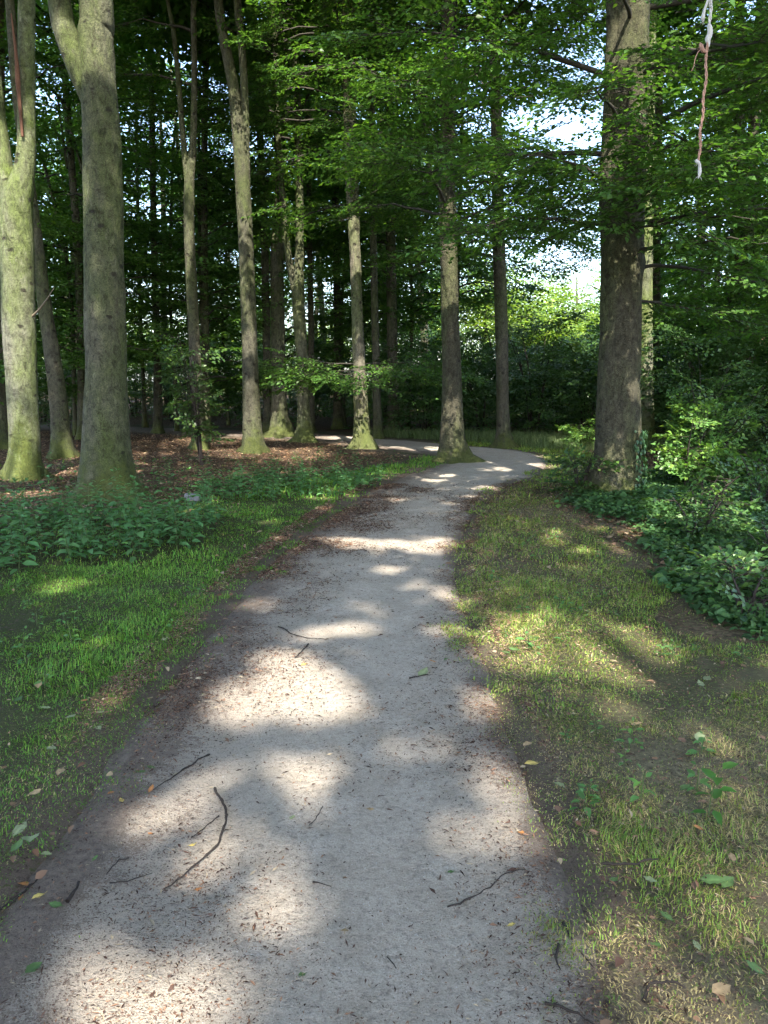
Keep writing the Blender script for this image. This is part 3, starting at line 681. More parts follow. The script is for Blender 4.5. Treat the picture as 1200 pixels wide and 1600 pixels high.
class Crown:
    """collects branches and sprays of one tree"""
    def __init__(s, seed): s.rg = np.random.default_rng(seed); s.wood = Soup(); s.single = []; s.O = []; s.A = []; s.Pi = []; s.Ro = []; s.Sc = []
    def branch(s, P, step=0.4, t0=0.2, size=(0.7, 1.15), wood=True, fill=0.6):
        if wood:
            V, F = tube(catmull(P, 0.35), 6); s.wood.add(V, F); s.single.append((V, F))
        for a, b in zip((s.O, s.A, s.Pi, s.Ro, s.Sc), sprays_along(P, s.rg, step, t0, size, fill)): a.extend(b)
    def ball(s, c, rad, n, size=(0.8, 1.2), shell=0.45):
        rg = s.rg
        d = unit(rg.normal(size=(n, 3))); q = (shell + (1 - shell) * rg.random(n) ** 0.6)[:, None]
        p = np.asarray(c) + d * q * np.asarray(rad)
        s.O.extend(list(p)); s.A.extend(list(np.arctan2(d[:, 1], d[:, 0]) + rg.normal(0, 0.5, n))); s.Pi.extend(list(rg.normal(0.0, 0.25, n))); s.Ro.extend(list(rg.normal(0, 0.3, n))); s.Sc.extend(list(rg.uniform(*size, n)))
    def finish(s, parent, tmpl, base=GREEN, off=(0, 0, 0), yellow=0.07, carve=True, twigs=False, mat=None, var=0.3, each=False):
        if s.wood.n and each:
            for V, F in s.single: link("branch", mesh_from("branch", V, F, M_BRANCH, None, True), parent)
        elif s.wood.n:
            link("branches", s.wood.mesh("branches", M_BRANCH, True), parent)['kind'] = 'stuff'
        if s.O:
            tl = [] if twigs else None
            V, F, C = place_sprays(np.array(s.O) + np.asarray(off), s.A, s.Pi, s.Ro, s.Sc, tmpl, base, var, yellow, carve, twigs=tl)
            link("crown", mesh_from("crown", V - np.asarray(off), F, mat or M_LEAF, C), parent)['kind'] = 'stuff'
            if tl:
                V, F = twig_mesh(tl); link("twigs", mesh_from("twigs", V - np.asarray(off), F, M_TWIG), parent)['kind'] = 'stuff'

# ---------------------------------------------------------------- the measured trees
def stem_rows(Y, pts, top, y0, x0, rg, lean=0.0):
    P = [(x - x0, lean * z, z, r) for x, z, r in pts]
    x, y, z, r = P[-1]; dx = (P[-1][0] - P[-2][0]) / max(0.3, P[-1][2] - P[-2][2])
    n = 5
    for i in range(1, n + 1):
        zz = z + (top - z) * i / n
        P.append((x + dx * 0.6 * (zz - z) + rg.normal(0, 0.12), lean * zz + rg.normal(0, 0.12), zz, max(0.03, r * (1 - 0.85 * i / n))))
    return np.array(P)

def at_height(P, z):
    return np.array([np.interp(z, P[:, 2], P[:, k]) for k in range(4)])

def beech(key, name, label, mat, group=None, flare=0.55, seg=20, top=19, low=None, high=(9.5, 70), seed=1, lean=0.0, fine=True, explicit=()):
    Y, stems = STEMS[key]
    x0 = stems[0][0][0]
    z0 = hz(x0, Y)
    rg = np.random.default_rng(seed)
    root = tag(empty(name, (x0, Y, z0)), label, "tree", group)
    sp = Soup(); rows = []
    for i, pts in enumerate(stems):
        P = stem_rows(Y, pts, top - 2 * i, Y, x0, rg, lean)
        if i == 0:
            P = np.vstack([[P[0, 0], 0, -0.25, P[0, 3] * 1.1], P])
        Q = catmull(P, 0.1 if Y < 13 else 0.25)
        V, F = tube(Q, seg, 0.035, flare if i == 0 else 0.0, seed + i, True, 26 if Y < 13 else 8)
        sp.add(V, F); rows.append(P)
    link("trunk", sp.mesh("trunk", mat, True), root)
    off = np.array([x0, Y, z0])
    # low boughs the picture shows
    cr = Crown(seed + 100)
    for (z, az, ln, rise, droop, r0) in explicit:
        p = at_height(rows[0], z)
        cr.branch(branch_curve(p, az, ln, rise, droop, r0, rg), 0.27, 0.22, (0.6, 1.05))
    if low:
        z1, z2, nb, ln = low
        for i in range(nb):
            z = rg.uniform(z1, z2); p = at_height(rows[i % len(rows)] if z > 6 else rows[0], z)
            cr.branch(branch_curve(p, rg.uniform(0, 6.28), ln * rg.uniform(0.6, 1.2), rg.uniform(0.05, 0.45), rg.uniform(0.1, 0.5), 0.035, rg), 0.33, 0.2)
    if cr.O:
        cr.finish(root, FINE if fine else MID, off=off, twigs=fine, each=True)
    # high crown
    if high:
        hi = Crown(seed + 200)
        for i in range(high[1] // 7):
            z = rg.uniform(high[0], top - 1); p = at_height(rows[i % len(rows)], min(z, rows[i % len(rows)][-1, 2]))
            hi.branch(branch_curve(p, rg.uniform(0, 6.28), rg.uniform(2.2, 4.2), rg.uniform(0.3, 0.7), 0.3, 0.05, rg), 0.45, 0.25, (0.9, 1.4), True, 0.35)
        hi.finish(root, BROAD, off=off)
    return root

pi = math.pi
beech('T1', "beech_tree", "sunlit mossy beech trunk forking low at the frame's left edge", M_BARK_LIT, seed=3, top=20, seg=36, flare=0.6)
beech('T2', "beech_tree", "slim beech leaning left behind the sunlit forked trunk", M_BARK, seed=4, flare=0.5)
beech('T3', "beech_tree", "thick grey-green beech forking near the top, behind the nettles", M_BARK_GREEN, seed=5, top=21, seg=44, flare=0.62)
beech('T4', "beech_tree", "thin beech trunk with pale lit edge, forking high, in leaf litter", M_BARK, seed=6, low=(7, 12, 5, 2.6))
beech('T5', "beech_tree", "twin-stemmed grey beech between leaf litter and grassy verge", M_BARK, seed=7, low=(8, 12, 6, 2.6))
beech('T6', "beech_tree", "dark beech with broad mossy foot in the central clump", M_BARK, seed=8, low=(6, 12, 7, 2.6), flare=0.7, fine=False)
beech('T6b', "beech_tree", "narrow dark trunk half hidden behind the broad-footed beech", M_BARK_DARK, seed=9, low=(6, 12, 7, 2.6), fine=False)
beech('T7', "beech_tree", "sun-flecked beech forking at mid height in the central clump", M_BARK_GREEN, seed=10, low=(6.5, 13, 8, 2.8))
beech('T8', "beech_tree", "very thin dark trunk just past the sun-flecked forked beech", M_BARK_DARK, seed=11, low=(5, 12, 7, 2.6), fine=False)
beech('T9', "beech_tree", "dark straight trunk beyond the far bend of the path", M_BARK_DARK, seed=12, low=(4, 13, 12, 3), fine=False)
beech('T10', "beech_tree", "beech with bright mossy foot and low leafy bough beside far path", M_BARK_MOSS, seed=13, low=(4.6, 12, 22, 3.0),
      explicit=[(1.75, -0.3, 1.6, 0.05, 0.12, 0.011), (1.75, pi + 0.2, 2.0, 0.0, 0.08, 0.011), (1.7, -1.6, 1.5, 0.02, 0.1, 0.011), (1.85, -2.5, 1.7, 0.02, 0.1, 0.011), (1.9, -0.8, 1.5, 0.04, 0.1, 0.011), (2.0, 0.1, 2.2, 0.05, 0.1, 0.011), (2.0, 3.4, 2.3, 0.05, 0.1, 0.02)])
beech('T11', "beech_tree", "slender trunk directly right of the mossy-footed beech", M_BARK, seed=14, low=(3.6, 12, 12, 2.6), fine=False)
beech('T12', "beech_tree", "blackish trunk behind and right of the mossy-footed beech", M_BARK_DARK, seed=15, low=(3.2, 12, 14, 2.8), fine=False)
beech('T13', "beech_tree", "stout beech standing at the inside of the path bend", M_BARK_BROWN, seed=16, low=(3.7, 10.5, 26, 3.3), seg=26, flare=0.6)
beech('T14', "beech_tree", "straight beech on the outer side of the path bend", M_BARK_DARK, seed=17, low=(4.2, 12, 22, 3.2))
beech('T15', "beech_tree", "thick dark beech with ivied foot beside the path's right edge", M_BARK_BROWN, seed=18, seg=44, top=21, flare=0.35,
      explicit=[(3.55, -0.5, 3.2, 0.10, 0.12, 0.035), (3.7, -1.4, 2.6, 0.12, 0.12, 0.03), (3.5, pi + 0.6, 2.6, 0.10, 0.16, 0.035), (3.9, pi + 1.0, 3.2, 0.16, 0.18, 0.035), (3.0, 0.1, 3.2, 0.08, 0.14, 0.03),
                (4.4, 2.8, 3.6, 0.2, 0.2, 0.04), (4.6, -0.9, 3.4, 0.2, 0.2, 0.04), (5.2, 3.6, 3.8, 0.25, 0.2, 0.04), (5.4, 0.2, 3.6, 0.2, 0.2, 0.04), (5.9, -1.9, 2.2, 0.2, 0.25, 0.03), (6.4, 3.9, 3.5, 0.2, 0.2, 0.04), (6.6, 5.6, 3.5, 0.1, 0.2, 0.04), (6.1, -0.2, 3.6, 0.1, 0.2, 0.04), (4.9, 0.7, 3.3, 0.1, 0.25, 0.03), (2.6, 0.5, 2.6, 0.1, 0.15, 0.025),
                (4.3, -1.25, 2.2, 0.05, 0.2, 0.03), (3.9, -1.75, 1.9, 0.03, 0.2, 0.03), (3.5, -1.1, 2.3, 0.05, 0.15, 0.03), (4.7, -2.2, 2.4, 0.1, 0.2, 0.03), (3.2, -0.7, 2.6, 0.1, 0.15, 0.03), (5.3, -1.0, 3.0, 0.05, 0.2, 0.03), (5.6, -0.5, 3.2, 0.0, 0.2, 0.03)])
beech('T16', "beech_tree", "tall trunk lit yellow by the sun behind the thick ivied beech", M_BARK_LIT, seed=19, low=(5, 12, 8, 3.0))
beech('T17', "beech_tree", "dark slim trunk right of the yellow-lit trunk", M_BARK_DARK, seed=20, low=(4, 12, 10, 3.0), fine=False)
beech('T18', "beech_tree", "sun-spotted trunk behind the bright green bush", M_BARK, seed=21, low=(3, 12, 16, 3.2), fine=False)
beech('T19', "beech_tree", "dark trunk leaning right at the frame's right edge", M_BARK_DARK, seed=22, low=(3.2, 12, 18, 3.2))
beech('T20', "beech_tree", "dark trunk cut off by the frame's left edge", M_BARK_DARK, seed=23, low=(5, 12, 6, 3.0), fine=False)
beech('T21', "beech_tree", "thin crooked trunk behind the two big left-hand beeches", M_BARK, seed=24, low=(4.5, 12, 14, 3.0), fine=False)
beech('T22', "beech_tree", "thin blackish trunk in deep shade right of the thick grey beech", M_BARK_DARK, seed=25, low=(3, 12, 14, 3.0), fine=False)
beech('T23', "beech_tree", "spindly trunk just right of the thin pale-edged beech", M_BARK, seed=26, low=(3.5, 13, 14, 3.0), fine=False)
# ---------------------------------------------------------------- the beeches beside and behind the viewpoint, whose crowns shade the path
def shade_tree(i, x, y, top=22, rad=5.0, n=300, trunk_r=0.25):
    root = tag(empty("beech_tree", (x, y, hz(x, y))), "tall shade-casting beech standing outside the picture", "tree", "beeches around the viewpoint")
    rg = np.random.default_rng(300 + i)
    P = np.array([(0, 0, -0.2, trunk_r * 1.2), (0, 0, 1.5, trunk_r), (rg.normal(0, .2), rg.normal(0, .2), 7, trunk_r * 0.8), (rg.normal(0, .3), rg.normal(0, .3), 12, trunk_r * 0.5), (rg.normal(0, .4), rg.normal(0, .4), top - 1, 0.04)])
    V, F = tube(catmull(P, 0.4), 14, 0.03, 0.5, i)
    s = Soup(); s.add(V, F); link("trunk", s.mesh("trunk", M_BARK, True), root)
    c = Crown(400 + i)
    for k in range(9):
        z = rg.uniform(10, top - 3)
        c.branch(branch_curve(at_height(P, z), rg.uniform(0, 6.28), rad * 0.85, 0.45, 0.2, 0.07, rg), 0.6, 0.35, (1.0, 1.5))
    c.ball((0, 0, (top + 11) / 2), (rad, rad, (top - 11) / 2), n, (1.0, 1.6), 0.25)
    c.finish(root, BROAD, off=(x, y, hz(x, y)))

for i, (x, y) in enumerate([(-4.6, -1.5), (-3.6, -7.5), (4.2, -3.0), (3.6, -9.5), (-8.5, 3.5), (8.6, 1.0), (-9, -5), (9, -6), (-2.5, -13.5), (3.2, -16), (6.2, 5.2), (-7.2, 8.6), (-9, -12), (10.5, 8)]):
    shade_tree(i, x, y, n=110 if (x, y) in ((6.2, 5.2), (-7.2, 8.6), (10.5, 8)) else 325, rad=3.4 if (x, y) in ((6.2, 5.2), (-7.2, 8.6), (10.5, 8)) else 5.0)

# ---------------------------------------------------------------- woodland behind
def wood_tree_mesh(seed, top=17, low=3.0, nb=34, ln=3.2, r=0.17, base=GREEN, mat=None, tmpl=None):
    root = empty("woodland_tree", (0, 0, -50))
    rg = np.random.default_rng(seed)
    P = np.array([(0, 0, -0.3, r * 1.3), (0, 0, 0.6, r), (rg.normal(0, .15), rg.normal(0, .15), 5, r * 0.85), (rg.normal(0, .4), rg.normal(0, .4), 10, r * 0.6), (rg.normal(0, .6), rg.normal(0, .6), top, 0.03)])
    V, F = tube(catmull(P, 0.5), 10, 0.03, 0.5, seed); s = Soup(); s.add(V, F)
    link("trunk", s.mesh("trunk", mat or M_BARK_DARK, True), root)
    c = Crown(seed + 50)
    for k in range(nb):
        z = low + (top - low) * (k + rg.random()) / nb
        L = ln * (1.0 - 0.55 * ((z - low) / (top - low)) ** 2) * rg.uniform(0.7, 1.15)
        c.branch(branch_curve(at_height(P, z), rg.uniform(0, 6.28), L, rg.uniform(0.1, 0.5), 0.3, 0.035, rg), 0.5, 0.2, (0.9, 1.4), True, 0.4)
    c.finish(root, tmpl or COARSE, base=base, carve=False)
    return root

variants = [wood_tree_mesh(501, 16, 3.0, 24, 3.3), wood_tree_mesh(502, 18, 4.0, 22, 3.4, 0.2), wood_tree_mesh(503, 12, 2.2, 24, 3.0, 0.12), wood_tree_mesh(504, 18, 6.0, 20, 3.6, 0.22)]
for v in variants:
    tag(v, "dark leafy tree deep in the wood behind the main trunks", "tree", "trees deep in the wood")
spots = []
wr = random.Random(77)
tries = 0
MAINXY = [(s[1][0][0][0], s[0]) for s in STEMS.values()]
while len(spots) < 46 and tries < 20000:
    tries += 1
    y = wr.uniform(25, 62); x = wr.uniform(-0.62, 0.62) * y
    a = x / y
    if 0.055 < a < 0.30: continue
    if any((x - p) ** 2 + (y - q) ** 2 < (2.6 + y * 0.03) ** 2 for p, q in spots + MAINXY): continue
    if a > 0.3 and y > 36 and wr.random() < 0.4: continue
    spots.append((x, y))
spots.sort(key=lambda p: p[1])
for i, (x, y) in enumerate(spots):
    v = variants[i % 4]; rz = wr.uniform(0, 6.28); sc = wr.uniform(0.85, 1.15)
    if i < 4: v.location = (x, y, hz(x, y)); v.rotation_euler = (0, 0, rz)
    else: copy_tree(v, (x, y, hz(x, y)), rz, sc)

yb = []
for k, (top, low) in enumerate([(9, 1.8), (8, 1.4), (10, 3.2)]):
    v = wood_tree_mesh(520 + k, top, low, 24, 2.4, 0.06, GREEN * 0.9, M_BARK, MID); v.name = "young_beech"
    tag(v, "slim young beech with layered dark foliage between the big trunks", "tree", "young beeches"); yb.append(v)
for i, (x, y) in enumerate([(-11, 20.5), (-9, 22.5), (0.8, 25.5), (-12.5, 24), (-6.6, 24.6), (2.4, 26.5), (-8.2, 26.5), (-5.2, 22.6), (-1.4, 27), (-3.4, 26.5), (-10.5, 17.6), (-14, 21), (10.8, 19.5), (12.0, 21.5), (12.6, 24), (13, 18), (-7.2, 20.6), (-0.2, 28), (11.5, 15.0), (-5.6, 27.8)]):
    v = yb[i % 3]; rz = wr.uniform(0, 6.28)
    if i < 3: v.location = (x, y, hz(x, y)); v.rotation_euler = (0, 0, rz)
    else: copy_tree(v, (x, y, hz(x, y)), rz, wr.uniform(0.85, 1.2))

# bright trees in the open beyond the wood
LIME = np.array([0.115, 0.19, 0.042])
def field_tree(i, x, y, top, rad, label, base=LIME):
    root = tag(empty("field_tree", (x, y, hz(x, y))), label, "tree", "sunlit trees beyond the wood")
    rg = np.random.default_rng(600 + i)
    P = np.array([(0, 0, -0.3, 0.35), (0, 0, 1.0, 0.28), (0.2, 0.1, top * 0.45, 0.2), (0, 0.2, top * 0.9, 0.05)])
    V, F = tube(catmull(P, 0.6), 10, 0.03, 0.4, i); s = Soup(); s.add(V, F); link("trunk", s.mesh("trunk", M_BARK, True), root)
    c = Crown(650 + i)
    for k in range(11):
        z = rg.uniform(top * 0.28, top * 0.82); az = rg.uniform(0, 6.28); q = rad * rg.uniform(0.2, 0.62)
        b = branch_curve(at_height(P, z), az, q * 1.3, 0.5, 0.2, 0.09, rg)
        V, F = tube(catmull(b, 0.5), 6); c.wood.add(V, F)
        c.ball(b[-1, :3], (rad * 0.42, rad * 0.42, top * 0.17), 32, (1.4, 2.1), 0.3)
    c.finish(root, COARSE, base=base, carve=False, yellow=0.3)
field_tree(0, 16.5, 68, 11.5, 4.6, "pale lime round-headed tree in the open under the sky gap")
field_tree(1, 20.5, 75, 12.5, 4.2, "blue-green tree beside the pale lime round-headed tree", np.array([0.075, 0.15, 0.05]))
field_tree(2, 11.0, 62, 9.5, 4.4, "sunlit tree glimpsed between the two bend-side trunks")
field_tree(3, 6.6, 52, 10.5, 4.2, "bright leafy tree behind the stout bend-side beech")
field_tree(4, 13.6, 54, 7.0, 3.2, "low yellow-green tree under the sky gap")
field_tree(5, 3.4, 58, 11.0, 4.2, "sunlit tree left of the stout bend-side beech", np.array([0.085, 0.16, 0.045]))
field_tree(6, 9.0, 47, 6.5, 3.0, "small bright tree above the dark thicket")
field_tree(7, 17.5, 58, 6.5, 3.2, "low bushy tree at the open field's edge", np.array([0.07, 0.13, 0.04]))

ft = [o for o in bpy.data.objects if o.name.startswith("field_tree") and o.parent is None]
for k, (x, y) in enumerate([(-50, 84), (-43, 88), (-37, 82), (-31, 87), (-25, 83), (-19, 88), (-13, 83), (-7, 87), (-1, 84), (36, 74), (43, 80), (30, 86), (-56, 80)]):
    copy_tree(ft[k % 4], (x, y, hz(x, y)), k * 1.7, 0.8 + 0.06 * (k % 4), "sunlit green tree glimpsed past the wood's far edge")['group'] = "sunlit trees past the wood's far edge"

# ---------------------------------------------------------------- understorey shrubs
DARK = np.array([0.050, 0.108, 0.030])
def shrub_proto(seed, h=2.6, w=1.8, n=150, base=DARK, tmpl=MID, mat=None, stems=7):
    root = empty("shrub", (0, 0, -50)); rg = np.random.default_rng(seed)
    c = Crown(seed)
    s = Soup()
    for k in range(stems):
        az = rg.uniform(0, 6.28); q = w * rg.uniform(0.2, 0.8)
        P = np.array([(math.cos(az) * .1, math.sin(az) * .1, -0.1, 0.022), (math.cos(az) * q * .4, math.sin(az) * q * .4, h * .45, 0.016), (math.cos(az) * q, math.sin(az) * q, h * rg.uniform(.7, .95), 0.006)])
        V, F = tube(catmull(P, 0.3), 5); s.add(V, F)
    link("stems", s.mesh("stems", M_TWIG, True), root)
    c.ball((0, 0, h * 0.52), (w, w, h * 0.5), n, (0.6, 1.0), 0.35)
    c.finish(root, tmpl, base=base, carve=False, mat=mat or M_SHRUB)
    return root

sh = [shrub_proto(701, 3.0, 1.9, 170), shrub_proto(702, 2.2, 1.7, 130), shrub_proto(703, 3.8, 1.9, 200), shrub_proto(704, 2.6, 1.6, 140)]
for v in sh: tag(v, "dark leafy shrub in the shaded thicket behind the path", "shrub", "thicket shrubs")
pts = []
for x, y in [(1.3, 23.5), (2.9, 23.0), (4.4, 22.6), (5.8, 22.2), (7.2, 21.5), (2.2, 25.5), (4.0, 25.3), (5.6, 25.0), (7.3, 24.6), (8.7, 23.2), (0.2, 26), (9.2, 20.5), (3.2, 28), (6.2, 28), (9.5, 27), (8.0, 29)]:
    pts.append((x, y))
tries = 0
while len(pts) < 62 and tries < 9000:
    tries += 1
    y = wr.uniform(23.5, 44); x = wr.uniform(-0.6, 0.6) * y
    if 0.0 < x / y < 0.34 and y < 30: continue
    U, E = lateral(x, y)
    if E[0] < 1.2: continue
    if any((x - p) ** 2 + (y - q) ** 2 < 2.4 ** 2 for p, q in pts): continue
    pts.append((x, y))
for i, (x, y) in enumerate(pts):
    v = sh[i % 4]; rz = wr.uniform(0, 6.28); sc = wr.uniform(0.8, 1.25)
    if i < 4: v.location = (x, y, hz(x, y)); v.rotation_euler = (0, 0, rz)
    else: copy_tree(v, (x, y, hz(x, y)), rz, sc)
# right-hand understorey nearer than the thicket
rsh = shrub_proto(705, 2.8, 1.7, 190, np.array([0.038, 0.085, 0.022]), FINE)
tag(rsh, "dark green shrub between the trunks behind the bright bush", "shrub", "shrubs behind the bright bush")
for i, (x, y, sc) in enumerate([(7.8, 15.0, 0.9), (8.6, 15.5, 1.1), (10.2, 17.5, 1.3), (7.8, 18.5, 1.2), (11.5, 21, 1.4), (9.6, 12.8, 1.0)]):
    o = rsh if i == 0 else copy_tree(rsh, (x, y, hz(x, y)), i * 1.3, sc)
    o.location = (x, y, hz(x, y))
    o['label'] = ["low dark shrub directly behind the bright bush", "dark shrub between the bright bush and the sun-spotted trunk", "tall dark shrub at the frame's right edge behind the leaning trunk", "dark shrub just right of the yellow-lit trunk", "farthest tall shrub at the right, behind the sun-spotted trunk", "dark shrub over the ivy's far right corner"][i]

def shrub_at(name, label, x, y, h, w, n, base, tmpl, seed, mat=None, carve=True, stems=8, cat="shrub"):
    root = tag(empty(name, (x, y, hz(x, y))), label, cat)
    rg = np.random.default_rng(seed); s = Soup(); c = Crown(seed)
    for k in range(stems):
        az = rg.uniform(0, 6.28); q = w * rg.uniform(0.3, 1.0); hh = h * rg.uniform(.55, 1.0)
        P = np.array([(math.cos(az) * .08, math.sin(az) * .08, -0.05, 0.014), (math.cos(az) * q * .5, math.sin(az) * q * .5, hh * .6, 0.010), (math.cos(az) * q, math.sin(az) * q, hh, 0.004)])
        Q = catmull(P, 0.15); V, F = tube(Q, 5); s.add(V, F)
        m = n // stems
        for b in range(m):
            t = 0.25 + 0.75 * (b + rg.random()) / m; p = np.array([np.interp(t * (len(Q) - 1), np.arange(len(Q)), Q[:, j]) for j in range(3)])
            c.O.append(p); c.A.append(rg.uniform(0, 6.28)); c.Pi.append(rg.normal(0.1, 0.35)); c.Ro.append(rg.normal(0, 0.4)); c.Sc.append(rg.uniform(0.3, 0.62))
    link("stems", s.mesh("stems", M_TWIG, True), root)
    c.finish(root, tmpl, base=base, off=(x, y, hz(x, y)), carve=carve, mat=mat or M_SHRUB, twigs=True, yellow=0.25)
    return root
BIGL = [spray_template(7, 5, 1.0, 0.115, s + 60) for s in range(4)]
BIGS = [spray_template(4, 4, 0.8, 0.095, s + 70) for s in range(4)]
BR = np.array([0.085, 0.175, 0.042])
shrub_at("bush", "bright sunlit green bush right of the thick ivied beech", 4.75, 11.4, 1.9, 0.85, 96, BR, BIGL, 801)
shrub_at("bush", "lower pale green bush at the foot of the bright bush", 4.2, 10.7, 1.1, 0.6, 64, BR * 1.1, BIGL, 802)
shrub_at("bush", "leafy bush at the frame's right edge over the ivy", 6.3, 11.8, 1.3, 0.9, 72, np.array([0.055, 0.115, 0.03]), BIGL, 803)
shrub_at("bush", "dark leaved small shrub against the left foot of the ivied beech", 2.72, 10.5, 0.65, 0.3, 30, DARK, BIGL, 804)
shrub_at("bush", "grassy green low plants in the sunny gap beyond the bend", 4.9, 18.2, 0.7, 0.9, 60, BR, MID, 805)
shrub_at("sapling", "thin leafy sapling before the spindly trunk in leaf litter", -3.4, 14.6, 2.5, 0.6, 60, np.array([0.045, 0.095, 0.025]), MID, 806, cat="sapling")

# ---------------------------------------------------------------- far pale building
def box(name, c, s, mat, parent):
    x, y, z = (v / 2 for v in s)
    V = np.array([(-x, -y, -z), (x, -y, -z), (x, y, -z), (-x, y, -z), (-x, -y, z), (x, -y, z), (x, y, z), (-x, y, z)]) + np.array(c)
    F = [(0, 3, 2, 1), (4, 5, 6, 7), (0, 1, 5, 4), (1, 2, 6, 5), (2, 3, 7, 6), (3, 0, 4, 7)]
    return link(name, mesh_from(name, V, np.array(F), mat), parent)
hb = tag(empty("house", (23.5, 46, hz(23.5, 46))), "white-walled house glimpsed between trunks at the far right", "house")
M_WALL = plain("white_render", (0.75, 0.74, 0.72), 0.8, 0.06, 4, 0.1); M_ROOF = plain("roof_tiles", (0.16, 0.08, 0.06), 0.8, 0.3, 8); M_GLASS = plain("window_glass", (0.05, 0.06, 0.07), 0.1, 0.2, 3, 0)
box("wall", (0, 0, 1.5), (8, 6, 3.0), M_WALL, hb)
rv = np.array([(-4.3, -3.3, 3.003), (4.3, -3.3, 3.003), (4.3, 3.3, 3.003), (-4.3, 3.3, 3.003), (-4.3, 0, 5.4), (4.3, 0, 5.4)])
link("roof", mesh_from("roof", np.vstack([rv]), np.array([(0, 1, 5, 4), (2, 3, 4, 5), (0, 3, 2, 1), (0, 4, 3, 3), (1, 2, 5, 5)][:3]), M_ROOF), hb)
for wx in (-2.4, 0, 2.4):
    w = box("window", (wx, -3.03, 1.6), (1.2, 0.08, 1.1), M_WALL, hb); box("pane", (wx, -3.075, 1.6), (1.0, 0.03, 0.9), M_GLASS, w)

# ---------------------------------------------------------------- grass
def in_view(x, y, margin=0.6):
    return (np.abs(x) < 0.52 * (y + 0.35) + margin)

def grass(name, label, cands, seed, left):
    rg = np.random.default_rng(seed)
    V = []; F = []; C = []
    n0 = 0
    for (y0, y1, dens, hgt, wid) in cands:
        xm = 0.52 * (y1 + 0.4) + 0.8
        n = int((y1 - y0) * (xm * 2) * dens)
        x = rg.uniform(-xm, xm, n); y = rg.uniform(y0, y1, n)
        g, l, d, U, E = ground_masks(x, y)
        ok = in_view(x, y) & (E > -0.3) & ((U < 0) if left else (U > 0)) & (rg.random(n) < np.maximum(g ** 1.3, (0.9 if not left else 0.3) * d + 0.06 * (E > 0.0)))
        if not left: ok &= ~(in_poly(x, y, IVY) & (rg.random(n) < 0.85))
        else: ok &= ~(in_poly(x, y, NETTLE_A) & (rg.random(n) < 0.7))
        x = x[ok]; y = y[ok]; d = d[ok]; g = g[ok]; E = E[ok]; n = len(x)
        tall = fbm(x, y, 1.2, seed, 2)
        h = hgt * rg.uniform(0.45, 1.3, n) * (0.7 + 0.5 * tall + 0.55 * np.maximum(fbm(x, y, 6.0, seed + 8, 2), -0.4)) * np.where(g > 0.5, 1, 0.6) * (0.55 + 0.45 * sstep(0, 0.5, E))
        az = 5 * fbm(x, y, 5.0, seed + 3, 2) + rg.normal(0, 1.1, n); lean = np.abs(rg.normal(0.95, 0.5, n))
        dead = rg.random(n) < np.clip(d * 1.0 + 0.05, 0, 0.85)
        lean = np.where(dead, lean + 0.75, lean)
        dr = np.stack([np.cos(az), np.sin(az)], 1)
        sd = np.stack([-dr[:, 1], dr[:, 0]], 1) * (wid * rg.uniform(0.6, 1.4, n))[:, None]
        b = np.stack([x, y, height(x, y) + 0.012], 1)
        o1 = np.stack([dr[:, 0] * h * 0.5 * np.sin(lean * 0.5), dr[:, 1] * h * 0.5 * np.sin(lean * 0.5), h * 0.5 * np.cos(lean * 0.5)], 1)
        l2 = np.minimum(lean * 1.5, 1.75)
        o2 = o1 + np.stack([dr[:, 0] * h * 0.5 * np.sin(l2), dr[:, 1] * h * 0.5 * np.sin(l2), h * 0.5 * np.cos(l2)], 1)
        s3 = np.hstack([sd, np.zeros((n, 1))])
        V.append(np.stack([b - s3, b + s3, b + o1 + s3 * 0.8, b + o1 - s3 * 0.8, b + o2], 1).reshape(-1, 3))
        F.append((np.array([[0, 1, 2], [0, 2, 3], [3, 2, 4]])[None] + (n0 + np.arange(n) * 5)[:, None, None]).reshape(-1, 3)); n0 += n * 5
        gr = np.array([0.130, 0.250, 0.042]) if left else np.array([0.185, 0.265, 0.052])
        c = gr[None] * rg.uniform(0.55, 1.5, n)[:, None] * (1 + 0.25 * tall)[:, None]; c[:, 0] *= rg.uniform(0.7, 1.25, n)
        st = np.array([0.48, 0.40, 0.21])[None] * rg.uniform(0.45, 1.25, n)[:, None]
        c = np.where(dead[:, None], st, c)
        C.append(np.repeat(c, 5, 0))
    me = mesh_from(name, np.concatenate(V), np.concatenate(F), M_GRASS, np.concatenate(C))
    o = link(name, me); tag(o, label, "grass", kind='stuff')

grass("grass", "lush green grass on the verge left of the path", [(1.2, 3.5, 9500, 0.038, 0.0015), (3.5, 6.5, 7200, 0.05, 0.002), (6.5, 10, 2400, 0.065, 0.0036), (10, 16, 700, 0.11, 0.007)], 901, True)
grass("grass", "thin half-dry grass on the verge right of the path", [(1.2, 3.5, 14500, 0.055, 0.0014), (3.5, 6.5, 7500, 0.055, 0.0024), (6.5, 10, 2600, 0.08, 0.0032), (10, 20, 800, 0.10, 0.006)], 902, False)

